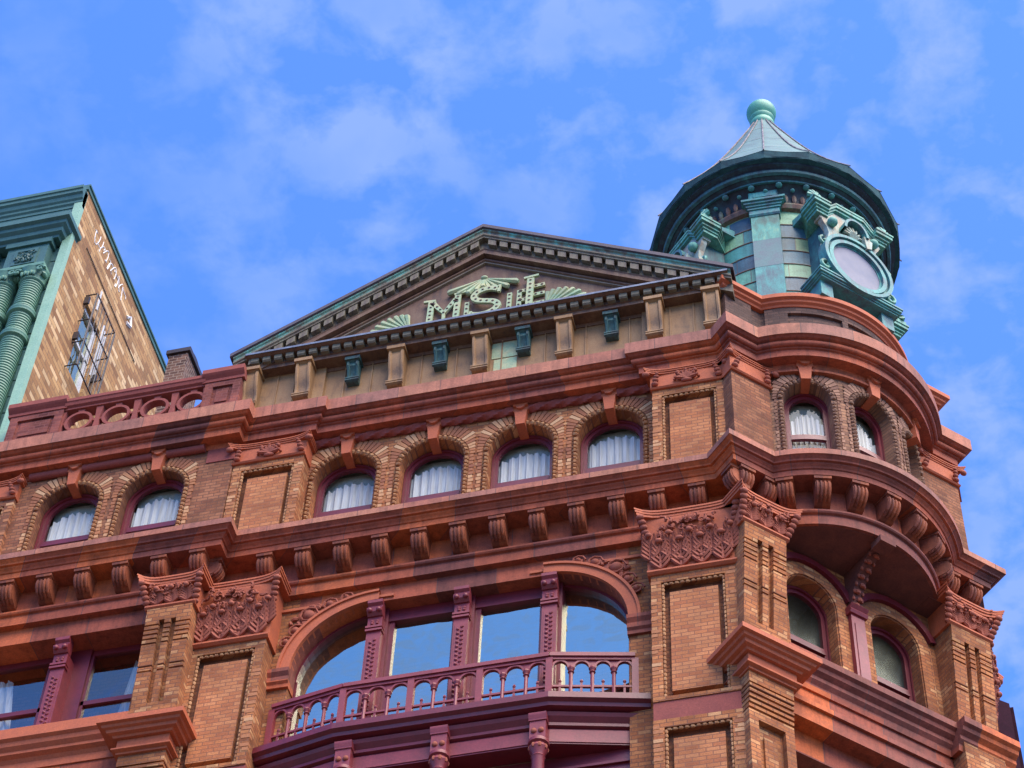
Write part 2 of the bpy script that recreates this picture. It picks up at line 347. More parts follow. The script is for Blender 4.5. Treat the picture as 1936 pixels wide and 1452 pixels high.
    def pieces(s):
        """groups of faces that stand apart from one another"""
        key = {}; par = []
        def find(i):
            while par[i] != i: par[i] = par[par[i]]; i = par[i]
            return i
        vid = []
        for q in s.v:
            k = (round(q[0], 3), round(q[1], 3), round(q[2], 3))
            if k not in key: key[k] = len(par); par.append(len(par))
            vid.append(key[k])
        for f in s.f:
            a = find(vid[f[0]])
            for i in f[1:]: par[find(vid[i])] = a
        roots = {}; fi = [roots.setdefault(find(vid[f[0]]), len(roots)) for f in s.f]; k = len(roots)
        if k < 2 or k > 1500: return [list(range(len(s.f)))]
        lo = np.full((k, 3), np.inf); hi = -lo
        for f, i in zip(s.f, fi):
            P = np.array([s.v[j] for j in f]); lo[i] = np.minimum(lo[i], P.min(0)); hi[i] = np.maximum(hi[i], P.max(0))
        size = (hi-lo).max(1); gap = np.maximum(0, np.maximum(lo[:, None]-hi[None], lo[None]-hi[:, None]))
        near = np.sqrt((gap**2).sum(2)) <= np.maximum(.02, .5*np.maximum(size[:, None], size[None]))*.97
        comp = -np.ones(k, int); c = 0
        for i in range(k):
            if comp[i] >= 0: continue
            st = [i]; comp[i] = c
            while st:
                j = st.pop()
                for m in np.nonzero(near[j] & (comp < 0))[0]: comp[m] = c; st.append(m)
            c += 1
        out = [[] for _ in range(c)]
        for n, i in enumerate(fi): out[comp[i]].append(n)
        return sorted(out, key=len, reverse=True)
    def build(s, name, mat, parent=None, frame=None, smooth=False, weld=True, split=True):
        if split and parent:
            g = s.pieces()
            if len(g) > 1:
                first = None
                for fs in g:
                    m = MB(); ix = {}
                    for n in fs:
                        face = []
                        for i in s.f[n]:
                            if i not in ix: ix[i] = len(m.v); m.v.append(s.v[i]); m.run.append(s.run[i])
                            face.append(ix[i])
                        m.f.append(face)
                    o = m.build(name, mat, parent, frame, smooth, weld, False); first = first or o
                return first
        me = bpy.data.meshes.new(name); me.from_pydata(s.v, [], s.f)
        at_ = me.attributes.new('run', 'FLOAT', 'POINT')
        at_.data.foreach_set('value', s.run)
        bm = bmesh.new(); bm.from_mesh(me)
        if weld: bmesh.ops.remove_doubles(bm, verts=bm.verts, dist=.0004)
        bmesh.ops.dissolve_degenerate(bm, edges=bm.edges, dist=.0003)
        bmesh.ops.recalc_face_normals(bm, faces=bm.faces)
        bm.to_mesh(me); bm.free(); me.materials.append(M[mat])
        if smooth:
            me.shade_smooth(); me.set_sharp_from_angle(angle=R(38))
        return put(bpy.data.objects.new(name, me), parent, frame)
WM = {}
def put(o, parent=None, frame=None):
    C.objects.link(o); f = frame if frame is not None else (WM[parent.name] if parent else Matrix())
    WM[o.name] = f
    if parent:
        o.parent = parent; o.matrix_basis = WM[parent.name].inverted() @ f
    else: o.matrix_basis = f
    return o
def dup(o, parent, frame):
    c = o.copy(); f0 = WM[o.name]; put(c, parent, frame)
    for ch in list(o.children): dup(ch, c, frame @ f0.inverted() @ WM[ch.name])
    return c
def empty(name, loc, label=None, cat=None, kind=None):
    o = bpy.data.objects.new(name, None); o.empty_display_size = .5; put(o, None, Matrix.Translation(loc))
    if label: o['label'] = label
    if cat: o['category'] = cat
    if kind: o['kind'] = kind
    return o
def sweep(path, prof, name, mat, parent, closed_prof=True, smooth=False):
    """mitred moulding: plan path in world xy, profile (w,z) offset to the right of travel"""
    mb = MB(); n = len(path); P = [Vector(q) for q in path]; rows = []
    for i in range(n):
        d0 = (P[i]-P[i-1]).normalized() if i else None
        d1 = (P[i+1]-P[i]).normalized() if i < n-1 else None
        n0 = Vector((d0.y, -d0.x)) if d0 else None; n1 = Vector((d1.y, -d1.x)) if d1 else None
        if n0 is None: m_ = n1
        elif n1 is None: m_ = n0
        else:
            b = n0+n1; m_ = b/(b.dot(n0)) if b.length > 1e-6 else n0
        rows.append([(P[i].x+m_.x*w, -(P[i].y+m_.y*w), z) for w, z in prof])
    idx = []; run = P[0].x
    for i, r in enumerate(rows):
        if i: run += (P[i]-P[i-1]).length
        mb.arc = run; idx.append([mb.p(*q) for q in r])
    for a, b in zip(idx, idx[1:]):
        for i in range(len(a)): j = (i+1) % len(a); mb.f.append([a[i], a[j], b[j], b[i]])
    idx = [r+[r[0]] for r in idx]
    if closed_prof:
        mb.f.append(idx[0][:-1]); mb.f.append(idx[-1][:-1][::-1])
    return mb.build(name, mat, parent, Matrix(), smooth)

# ------------------------------------------------------------------ frames
I4 = Matrix()
P0 = Vector((-3.41, -.34, 0)); T45 = Vector((.70711, .70711, 0)); N45 = Vector((.70711, -.70711, 0))
FB = Matrix.Translation(P0) @ Matrix.Rotation(R(45), 4, 'Z')                       # canted corner face
AX = P0 + T45*2.56 + N45*-1.61
FW = Matrix.Translation(AX) @ Matrix.Rotation(R(45), 4, 'Z')                       # axis of bow and turret
P1 = P0 + T45*5.12
FC = Matrix.Translation(P1) @ Matrix.Rotation(R(90), 4, 'Z')                       # side street face
def Bxy(s, w): q = P0+T45*s+N45*w; return (q.x, q.y)
XC = P1.x-.06+.0                                                                  # base line of side street face
# base line of the cornices
def base_path(jog, x0=-22.0, pil=0.0, R0=2.41, wb=-.06):
    arc = []; k_ = 1.61+wb; h = math.sqrt(R0*R0-k_**2); a = math.atan2(h, k_)
    for i in range(49):
        t = -a+2*a*i/48; arc.append(Bxy(2.56+R0*math.sin(t), -1.61+R0*math.cos(t)))
    p = [(x0, -jog), (-12.86, -jog)]
    if pil: p += [(-12.86, -pil), (-11.42, -pil), (-11.42, 0), (-5.12, 0), (-5.12, -pil)]
    else: p += [(-12.86, 0)]
    q2 = Vector(Bxy(0, wb)); d = (-q2.y-pil)/.70711
    p += [(q2.x-.70711*d, -pil), tuple(q2)] + arc + [Bxy(5.12, wb)]
    q5 = Vector(Bxy(5.12, wb)); k = d
    q6 = q5 - Vector((N45.x, N45.y))*k
    p += [tuple(q6), (q6.x, q6.y+.75), (q6.x-.62, q6.y+.75), (q6.x-.62, 16)] if pil else [tuple(q6), (q6.x, 16)]
    return p

# ================================================================== the corner building
bld = empty('commercial_building', (-8, 4, 0), 'ornate red brick and terracotta corner building with pediment, rounded corner bay and green copper turret', 'building')

# ---- walls with arched windows ---------------------------------------------------------------
def arch_wall(mb, u0, u1, z0, z1, cs, r, zs, w, depth, seg=14):
    """wall skin with round-headed openings and their reveals"""
    us = [u0]+[(a+b)/2 for a, b in zip(cs, cs[1:])]+[u1]
    for c, a, b in zip(cs, us, us[1:]):
        arc = [(c+r*math.cos(math.pi-math.pi*i/seg), zs+r*math.sin(math.pi*i/seg)) for i in range(seg+1)]
        out = [a+(b-a)*i/seg for i in range(seg+1)]
        n = 6 if mb.cyl else 1
        for x0, x1 in ((a, c-r), (c+r, b)):
            for k in range(n):
                y0 = x0+(x1-x0)*k/n; y1 = x0+(x1-x0)*(k+1)/n
                mb.poly([(y0, w, z0), (y1, w, z0), (y1, w, zs), (y0, w, zs)])
        # above the springing: fan from the arch to the outer rectangle
        top = []
        for i in range(seg+1):
            t = math.pi-math.pi*i/seg; cx, sx = math.cos(t), math.sin(t)
            k = min((a-c)/cx if cx < -1e-6 else 1e9, (b-c)/cx if cx > 1e-6 else 1e9, (z1-zs)/sx if sx > 1e-6 else 1e9)
            top.append((c+cx*k, zs+sx*k))
        for i in range(seg):
            A_, B_ = top[i], top[i+1]; q = [(arc[i][0], w, arc[i][1]), (arc[i+1][0], w, arc[i+1][1]), (B_[0], w, B_[1])]
            if (abs(A_[0]-a) < 1e-6) != (abs(B_[0]-a) < 1e-6) and A_[0] <= B_[0] and abs(A_[0]-a) < 1e-6: q.append((a, w, z1))
            if abs(B_[0]-b) < 1e-6 and abs(A_[0]-b) > 1e-6: q.append((b, w, z1))
            q.append((A_[0], w, A_[1])); mb.poly(q)
        edge = [(c-r, z0)]+arc+[(c+r, z0)]
        mb.grid([[(x, w, z) for x, z in edge], [(x, w-depth, z) for x, z in edge]])
def bead_surround(c, r, zs, z0, w, cyl, step=.105):
    """roll moulding of rounded bricks beside and over an arched opening"""
    mb = MB(cyl); r2_ = r+.045
    pts = []
    n = int((zs-z0)/step)
    for i in range(n): pts.append((c-r2_, z0+step*(i+.5), 0)); pts.append((c+r2_, z0+step*(i+.5), 0))
    m_ = int(math.pi*r2_/step)
    for i in range(m_):
        t = math.pi*(i+.5)/m_; pts.append((c+r2_*math.cos(t), zs+r2_*math.sin(t), t))
    for u, z, t in pts: mb.ball(u, w+.005, z, .058, .058, .046, 7, 4, t)
    return mb
def vous_ring(c, r0, r1, zs, w, cyl, n=30, half=.825):
    mb = MB(cyl)
    for i in range(n):
        if abs(i+.5-n/2) < 1.6: continue
        a0 = math.pi*(i+.10)/n; a1 = math.pi*(i+.90)/n; rr = min(r1-(.03 if i % 2 else 0), half/max(.05, abs(math.cos((a0+a1)/2)), abs(math.cos(a0)), abs(math.cos(a1))))
        if rr < r0+.04: continue
        q = [(c+r_*math.cos(a), zs+r_*math.sin(a)) for r_, a in ((r0, a0), (rr, a0), (rr, a1), (r0, a1))]
        mb.plate(q, w-.02, w+.022)
    for sgn in (-1, 1):      # bricks down the jambs
        k = int((zs-33.05)/.1)
        for i in range(k):
            z = zs-.1*(i+.5); L = half-r0-(.012 if i % 2 else .03)
            u0 = c+sgn*r0; u1 = c+sgn*(r0+L)
            mb.plate([(u0, z-.04), (u1, z-.04), (u1, z+.04), (u0, z+.04)], w-.02, w+.018)
    return mb
def arched_window(c, gw, zs, z0, w, cyl, frame, rail_z, scallop, both=False, curtain=True, lining='inside'):
    """maroon frame > pane, curtain, meeting rail"""
    ro = .60 if gw > .4 else gw+.12
    mb = MB(cyl)
    edge = lambda r_: [(c-r_, z0)]+[(c+r_*math.cos(math.pi-math.pi*i/20), zs+r_*math.sin(math.pi*i/20)) for i in range(21)]+[(c+r_, z0)]
    for (ra, rb, wa, wb) in ((ro, ro-.045, w-.05, w+.07), (ro-.045, gw, w-.05, w+.03)):
        A_, B_ = edge(ra), edge(rb)
        mb.grid([[(u, ww, z) for u, z in e] for e, ww in ((A_, wa), (A_, wb), (B_, wb), (B_, wa))])
    fr = mb.build('window', 'maroon', bld, frame)
    g = MB(cyl)
    e = edge(gw+.01); n = 8
    g.poly([(u, w, z) for u, z in e]) if not cyl else [g.poly([(c-gw+2*gw*k/n, w, z0), (c-gw+2*gw*(k+1)/n, w, z0)] + [(c+gw*x, w, zs+math.sqrt(max(0, 1-x*x))*gw) for x in (-1+2*(k+1)/n, -1+2*k/n)]) for k in range(n)]
    g.build('pane', 'glass' if lining == 'inside' else 'glass_dim', fr, frame)
    rl = MB(cyl); rl.box(c-gw, c+gw, w-.03, w+.05, rail_z-.05, rail_z+.05); rl.box(c-gw, c+gw, w+.0, w+.07, rail_z-.10, rail_z-.06)
    rl.build('meeting_rail', 'maroon', fr, frame)
    if curtain:
        cu = MB(cyl); top, bot = [], []; m_ = 72
        for i in range(m_+1):
            x = -1+2*i/m_; u = c+x*(gw+.03); ww = w-.10+.028*math.sin(x*21)+.012*math.sin(x*47+c)
            zt = scallop+.20*math.cos(x*1.5)-.045*abs(math.sin(x*15)) if not both else min(scallop+.3*math.cos(x*1.45), 99)-.03*abs(math.sin(x*19))
            if lining != 'inside': zt = 30.5-.40*(x+1)-.05*abs(math.sin(x*11))
            top.append((u, ww, zt)); bot.append((u, ww-.02, z0))
        cu.grid([bot, [(u, w_, (z+z0)/2) for u, w_, z in top], top]); cu.build('curtain', 'lace', fr, frame, True)
    bx = MB(cyl); n = 6 if cyl else 1      # the room behind
    us = [c-ro+2*ro*k/n for k in range(n+1)]
    for a, b in zip(us, us[1:]):
        bx.poly([(a, w-.75, z0-.1), (b, w-.75, z0-.1), (b, w-.75, zs+.75), (a, w-.75, zs+.75)])
        bx.poly([(a, w-.06, zs+.75), (b, w-.06, zs+.75), (b, w-.75, zs+.75), (a, w-.75, zs+.75)])
    for a in (us[0], us[-1]): bx.poly([(a, w-.06, z0-.1), (a, w-.75, z0-.1), (a, w-.75, zs+.75), (a, w-.06, zs+.75)])
    bx.build('room_lining', lining, fr, frame, split=False)
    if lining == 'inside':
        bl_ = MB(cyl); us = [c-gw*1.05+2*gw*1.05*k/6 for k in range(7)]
        bl_.grid([[(u, w-.17, zs-.12) for u in us], [(u, w-.17, zs+gw+.05) for u in us]]); bl_.build('reflection_sheet', 'reflection_sheet', fr, frame)  # added sheet, its olive colour imitates a reflection above the curtain
    return fr
def keystone(c, w, cyl, frame, parent=bld, zt=36.16, zb=35.56, mat='tc_cap'):
    mb = MB(cyl)
    mb.plate([(c-.14, zt), (c-.145, zt-.20), (c-.12, zt-.22), (c-.085, zb), (c+.085, zb), (c+.12, zt-.22), (c+.145, zt-.20), (c+.14, zt)], w-.3, w+.10)
    lobe = [(c-.14, zt), (c-.14, zt-.11), (c-.09, zt-.13)]+[(c-.085*math.cos(math.pi*i/8), zt-.13-.07*math.sin(math.pi*i/8)) for i in range(9)]+[(c+.09, zt-.13), (c+.14, zt-.11), (c+.14, zt)]
    mb.plate(lobe, w+.09, w+.155)
    return mb.build('keystone', mat, parent, frame)
ZS, ZC, Z0 = 35.04, 36.12, 33.0
CW, PW = -.25, .12
cxs = [-10.82, -9.14, -7.46, -5.78]
mb = MB(); arch_wall(mb, -11.75, -4.6, 32.9, 36.2, cxs, .61, ZS, CW, .42); mb.build('wall', 'brick', bld, I4)
for c, hc_ in zip(cxs, (35.07, 35.14, 35.10, 35.16)):
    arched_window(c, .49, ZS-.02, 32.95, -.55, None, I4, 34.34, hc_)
    sr = bead_surround(c, .61, ZS, 33.1, CW, None).build('arch_surround', 'bead', bld, I4, True)
    vous_ring(c, .72, 1.0, ZS, CW, None).build('arch_brickwork', 'vous', sr, I4)
    keystone(c, CW+.02, None, I4)
pxs = [-16.16, -14.46]
mb = MB(); arch_wall(mb, -17.3, -12.95, 32.9, 36.2, pxs, .61, ZS, PW, .42); mb.poly([(-12.95, PW, 32.9), (-12.95, -.3, 32.9), (-12.95, -.3, 36.2), (-12.95, PW, 36.2)])
mb.build('wall', 'brick_brown', bld, I4)
for c in pxs:
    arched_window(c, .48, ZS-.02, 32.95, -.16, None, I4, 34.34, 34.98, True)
    sr = bead_surround(c, .61, ZS, 33.1, PW, None).build('arch_surround', 'bead', bld, I4, True)
    vous_ring(c, .72, 1.0, ZS, PW, None).build('arch_brickwork', 'vous', sr, I4)
    keystone(c, PW+.02, None, I4)
# rope moulding between the keystones
def rope(u0, u1, w, z, r, twist, mat='rub'):
    mb = MB(); n = max(4, int((u1-u0)/.028)) if twist else 2; rows = []
    for i in range(n+1):
        u = u0+(u1-u0)*i/n
        rows.append([(u, w+rr*math.cos(a), z+rr*math.sin(a)) for a, rr in ((2*math.pi*k/14, r*(1+(.15*math.cos(4*2*math.pi*k/14-u*21) if twist else 0))) for k in range(14))])
    ix = mb.grid(rows, True); mb.f += [ix[0], ix[-1]]
    mb.build('rope_moulding', mat, bld, I4, True)
ks = [-11.7]+cxs+[-4.95]
for i, (a, b) in enumerate(zip(ks, ks[1:])): rope(a+(.145 if i else 0), b-(.145 if i < 4 else 0), CW+.06, 36.03, .085, True)
for a, b in ((-17.1, -16.305), (-16.015, -14.605), (-14.315, -13.55)): rope(a, b, PW+.06, 36.03, .085, False)
mb = MB(); mb.box(-17.2, -12.94, PW-.1, PW+.012, 36.08, 36.2); mb.box(-13.5, -12.94, PW-.1, PW+.02, 35.62, 36.08); mb.build('frieze', 'rub', bld, I4)

# bow of three windows on the rounded corner
RB, ZBW = 2.30, 35.22
bow_c = [R(-31)*RB, R(1.5)*RB, R(33)*RB]
mb = MB(RB); arch_wall(mb, R(-62)*RB, R(62)*RB, 32.9, 36.3, bow_c, .44, ZBW, 0, .42); mb.build('bow_wall', 'brick_bow', bld, FW)
for c in bow_c:
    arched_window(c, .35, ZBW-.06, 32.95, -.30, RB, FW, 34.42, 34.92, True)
    sr = bead_surround(c, .44, ZBW, 33.05, 0, RB, .1).build('arch_surround', 'bead_d', bld, FW, True)
    vous_ring(c, .55, .78, ZBW, 0, RB, 24, .62).build('arch_brickwork', 'vous_d', sr, FW)
    keystone(c, .03, RB, FW, zt=36.20, zb=35.62)
mb = MB(RB)
mb.prof([(-.02, 35.88), (.10, 35.88), (.10, 35.94), (.07, 35.98), (.09, 36.06), (-.02, 36.06)], R(-60)*RB, R(60)*RB, 50); mb.build('moulding', 'tc_cyl', bld, FW)

# ---- pilasters of the arcaded storey ---------------------------------------------------------
def panel_frame(mb, u0, u1, z0, z1, w, t, d=.12, sep=False):
    """four border strips round a sunk panel"""
    mb.box(u0, u0+t, w-d-.3, w, z0, z1); mb.box(u1-t, u1, w-d-.3, w, z0, z1)
    mb.box(u0+t, u1-t, w-d-.3, w, z1-t, z1); mb.box(u0+t, u1-t, w-d-.3, w, z0, z0+t*.5)
    if not sep: mb.poly([(u0+t, w-d, z0), (u1-t, w-d, z0), (u1-t, w-d, z1), (u0+t, w-d, z1)])
def panel_roll(mb, u0, u1, z0, z1, w):
    for pa in (((u0, z0), (u0, z1)), ((u1, z0), (u1, z1)), ((u0, z1), (u1, z1))):
        (a, b), (c, d) = pa; L = abs(c-a)+abs(d-b); n = int(L/.09)
        for i in range(n):
            t = (i+.5)/n; mb.ball(a+(c-a)*t, w, b+(d-b)*t, .03 if a == c else .05, .03, .05 if a == c else .03, 6, 4)
def panel_pilaster(u0, u1, z0, z1, w, back, side=.17, mat='brick'):
    mb = MB(); panel_frame(mb, u0, u1, z0, z1, w, side, .16, True)
    mb.box(u0+.002, u1-.002, back, w-.3, z0, z1)
    o = mb.build('pilaster', mat, bld, I4)
    sk = MB(); t = side; sk.poly([(u0+t, w-.16, z0), (u1-t, w-.16, z0), (u1-t, w-.16, z1-t), (u0+t, w-.16, z1-t)]); sk.build('sunk_field', 'brick_brown', o, I4)  # browner brick paints in the shadow of the sunk channel
    ip = MB(); ip.plate([(u0+side+.13, z0+side*.5+.16), (u1-side-.13, z0+side*.5+.16), (u1-side-.13, z1-side-.20), (u0+side+.13, z1-side-.20)], w-.2, w-.06); ip.build('raised_panel', 'brick_l', o, I4)
    rl = MB(); panel_roll(rl, u0+side+.025, u1-side-.025, z0+.08, z1-side-.025, w-.035); rl.build('panel_moulding', 'bead', o, I4, True)
    qn = MB()     # pale corner bricks
    k = int((z1-z0)/.095)
    for i in range(k):
        z = z0+.095*(i+.5)
        if random.random() < .55:
            L = .10 if i % 2 else .15
            for a in (u0-.004, u1-L+.004):
                if random.random() < .75: qn.box(a, a+L, w-.1, w+.006, z-.036, z+.036)
    qn.build('corner_brickwork', 'vous', o, I4)
    return o
def leaf_scroll(mb, u, w, z, s, flip=1):
    for i, (dz, k) in enumerate(((0, .055), (.075, .05), (.14, .042), (.19, .03))):
        mb.ball(u+flip*.02*i*s, w+.02+.028*i, z+dz*s, k*s*1.25, k*s, k*s*.95, 8, 5)
def palmette(mb, u, w, z, s):
    for i in range(-3, 4):
        a = R(90+i*27); L = (.17 if abs(i) < 3 else .2)*s
        pts = [(u+math.cos(a)*L*t, w+.02+.04*t*t, z+.02+math.sin(a)*L*t*1.05-(.02*t if i else 0)) for t in (0, .4, .75, 1)]
        mb.tube(pts, lambda t, q=s: q*(.018+.028*math.sin(math.pi*min(1, t*.8+.15))), 6)
        mb.ball(*pts[-1], .034*s, .034*s, .034*s, 6, 4)
    for d in (-1, 1):
        mb.ball(u+d*.16*s, w+.03, z+.19*s, .05*s, .05*s, .05*s, 8, 5); mb.ball(u+d*.22*s, w+.01, z+.03*s, .035*s, .025*s, .02*s, 6, 4)
    mb.ball(u, w+.02, z-.03*s, .11*s, .04*s, .05*s, 8, 5)
def concave_abacus(mb, u0, u1, w0, w1, horn, z0, z1, sidew=None):
    """horned capital slab: front edge sweeps out at both ends"""
    for (za, zb, e) in ((z0, z0+(z1-z0)*.4, -.035), (z0+(z1-z0)*.4, z0+(z1-z0)*.75, -.015), (z0+(z1-z0)*.75, z1, 0)):
        pts = [(u0-horn-e, w0)]
        n = 14
        for i in range(n+1):
            t = i/n; x = abs(2*t-1); u = (u0-horn-e)+(u1-u0+2*horn+2*e)*t
            pts.append((u, w1+e+horn*.95*x**4.5))
        pts.append((u1+horn+e, w0)); mb.plan(pts, za, zb)
def upper_capital(u0, u1, w, z0, frame, name_parent, horns=True, beads=True):
    cap = MB(); cap.prof([(w-.5, z0), (w+.045, z0), (w+.07, z0+.03), (w+.045, z0+.06), (w+.02, z0+.09), (w+.02, z0+.42), (w-.5, z0+.42)], u0-.03, u1+.03)
    concave_abacus(cap, u0, u1, w-.5, w+.07, .12, z0+.42, z0+.52)
    o = cap.build('capital', 'tc_cap', name_parent, frame)
    orn = MB(); mid = (u0+u1)/2
    if u1-u0 > .9: palmette(orn, mid, w+.03, z0+.16, 1.0)
    for u, fl in ((u0+.06, 1), (u1-.06, -1)): leaf_scroll(orn, u, w+.03, z0+.14, 1.0, fl)
    for u in (u0-.09, u1+.09):
        orn.ball(u, w+.12, z0+.37, .075, .055, .06, 10, 6)
    orn.build('capital_ornament', 'tc_orn', o, frame, True)
    return o
# left (between pavilion and centre), far left, right
pl = panel_pilaster(-12.93, -11.55, 32.95, 35.42, .10, -.4); upper_capital(-12.93, -11.55, .10, 35.42, I4, pl)
pf = panel_pilaster(-18.6, -17.28, 32.95, 35.42, .22, -.4, mat='brick_brown'); upper_capital(-18.6, -17.28, .22, 35.42, I4, pf)
pr = panel_pilaster(-4.92, -3.58, 32.95, 35.50, .13, -.4); upper_capital(-4.92, -3.62, .13, 35.50, I4, pr)
# brick piers on the canted face, either side of the bow
for s0, s1 in ((0.0, .84), (4.28, 5.12)):
    mb = MB(); mb.box(s0, s1, -.75, -.03, 32.9, 36.2); pb = mb.build('pier', 'brick_brown', bld, FB); upper_capital(s0, s1, -.03, 35.50, FB, pb)

# ---- cornices -----------------------------------------------------------------------------------
def torus_pts(c, r, a0, a1, n=6): return [(c[0]+r*math.cos(R(a0+(a1-a0)*i/n)), c[1]+r*math.sin(R(a0+(a1-a0)*i/n))) for i in range(n+1)]
up_path = base_path(.34, pil=.10, R0=2.56, wb=.0)
prof1 = [(-.6, 36.78), (-.6, 36.0), (-.20, 36.0), (-.16, 36.087), (.041, 36.087), (.041, 36.26), (.075, 36.273), (.085, 36.30)] + torus_pts((.10, 36.36), .065, -80, 60) + [(.14, 36.43), (.19, 36.445), (.225, 36.47), (.247, 36.48)]
sweep(up_path, prof1, 'upper_cornice', 'tc', bld)
sweep(up_path, [(-.6, 36.80), (-.6, 36.484), (.26, 36.484), (.26, 36.79)], 'cornice_slab', 'slab', bld)
lo_path = base_path(.34)
prof2 = [(-.5, 33.0), (-.5, 32.67), (.203, 32.68), (.203, 32.815), (.225, 32.82), (.245, 32.85), (.285, 32.885), (.29, 32.912), (.335, 32.915), (.345, 32.945), (.39, 32.985), (.408, 32.999)]
sweep(lo_path, prof2, 'sill_cornice', 'tc', bld)
sweep(lo_path, [(-.5, 33.14), (-.5, 32.997), (.42, 32.997), (.42, 33.13)], 'sill_slab', 'slab', bld)
prof3 = [(-.7, 32.675), (-.184, 32.675), (-.184, 32.11), (-.08, 32.11), (-.08, 32.07), (-.1, 32.045), (-.135, 32.036), (-.148, 32.03), (-.148, 31.809), (-.7, 31.809)]
sweep(lo_path, prof3, 'architrave', 'tc', bld)

# ---- scroll brackets under the sill cornice
def bracket_mesh():
    mb = MB(); prof = [(-.20, .44), (.13, .44), (.15, .41), (.15, .36), (.125, .345), (.15, .31), (.165, .24), (.14, .15), (.07, .08), (.0, .045), (-.06, .03), (-.10, .0), (-.20, .0)]
    mb.prof(prof, -.135, .135)
    for u in (-.10, -.035, .035, .10):     # reeded face
        pts = [(u, w+.006, z) for w, z in prof[5:11]]; mb.tube(pts, .026, 6)
    mb.box(-.15, .15, -.2, .19, .375, .44)
    return mb.build('bracket', 'tc_brk', bld, Matrix.Translation((-7.71, 0, 32.235)), True, split=False)
br0 = bracket_mesh(); first = True
def place_bracket(fr):
    dup(br0, bld, fr)
for i in range(-7, 6):
    x = -7.71+.708*i
    if i == 0 or x < -12.6 or x > -3.95: continue
    place_bracket(Matrix.Translation((x, 0, 32.235)))
for i in range(7): place_bracket(Matrix.Translation((-13.1-.725*i, -.34, 32.235)))
for s in (.12, .62, 4.5, 5.0): place_bracket(FB @ Matrix.Translation((s, .06, 32.235)))
for k in range(-3, 4):
    a = R(14.6*k); place_bracket(FW @ Matrix.Rotation(a, 4, 'Z') @ Matrix.Translation((0, -2.41, 32.235)))
place_bracket(Matrix.Translation((-12.86, 0, 0)) @ Matrix.Rotation(R(90), 4, 'Z') @ Matrix.Translation((-.10, .06, 32.235)))
Fret = Matrix.Translation(P0) @ Matrix.Rotation(R(-45), 4, 'Z')       # left return of the corner pier
place_bracket(Fret @ Matrix.Translation((-.10, 0.0, 32.235)))
for k in range(3): place_bracket(FC @ Matrix.Translation((.8+.72*k, .1, 32.235)))

# ---- soffit under the bow
mb = MB(); pts = []
for i in range(41):
    t = R(-50+100*i/40); pts.append((2.56+2.2*math.sin(t), -1.61+2.2*math.cos(t)))
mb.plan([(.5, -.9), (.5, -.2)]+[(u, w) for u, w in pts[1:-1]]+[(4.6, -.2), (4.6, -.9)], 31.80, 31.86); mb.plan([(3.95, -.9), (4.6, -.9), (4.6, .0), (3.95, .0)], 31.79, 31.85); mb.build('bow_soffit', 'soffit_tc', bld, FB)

# ================================================================== storey below: canted face
WB = -.42
mb = MB(); arch_wall(mb, .7, 4.4, 28.9, 31.82, [1.66, 3.40], .50, 30.78, WB, .38); mb.build('wall', 'brick', bld, FB)
for c in (1.66, 3.40):
    ringm = MB(); ringm.ring(c, 30.78, .52, .52, .24, WB-.03, WB+.03, 20, 0, math.pi)
    for sg in (-1, 1): ringm.box(c+sg*.64-.12, c+sg*.64+.12, WB-.03, WB+.03, 28.95, 30.78)
    ringm.build('arch_surround', 'brick', bld, FB)
    fr = arched_window(c, .40, 30.72, 28.95, WB-.30, None, FB, 29.95, 29.98, True, False, 'inside_g')
    hd = MB(); hd.ring(c, 30.80, .80, .80, .13, WB-.02, WB+.08, 16, R(20), R(160)); hd.build('arch_shadow_ring', 'maroon', bld, FB)  # dark ring put in for the shadow over each arch
mp = MB(); mp.box(2.40, 2.68, WB-.1, WB+.12, 28.95, 30.75); mp.box(2.46, 2.62, WB+.12, WB+.135, 29.2, 30.55)
mp.prof([(WB, 30.75), (WB+.16, 30.75), (WB+.19, 30.8), (WB+.16, 30.86), (WB+.22, 30.92), (WB, 30.92)], 2.36, 2.72)
po = mp.build('pilaster', 'maroon_l', bld, FB)
cb = MB(); cb.prof([(WB, 30.92)] + [(WB+.14+.95*(1-math.cos(R(a)))*.9, 30.92+.86*math.sin(R(a))) for a in range(0, 91, 10)] + [(WB, 31.80)], 2.44, 2.64)
cb.box(2.38, 2.70, WB+.85, WB+1.12, 31.66, 31.80)
co_ = cb.build('corbel', 'soffit_tc', po, FB, True)
fo = MB()
for i in range(9):
    a = R(4+9.5*i); fo.ball(2.54+(.03 if i % 2 else -.03), WB+.14+.855*(1-math.cos(a))+.03, 30.92+.86*math.sin(a)-.02, .06, .045, .05, 7, 4)
    for d in (-1, 1): fo.ball(2.54+d*.085, WB+.14+.855*(1-math.cos(a))+.01, 30.92+.86*math.sin(a)-.01, .03, .03, .05, 6, 4)
fo.build('corbel_foliage', 'tc_orn', co_, FB, True)

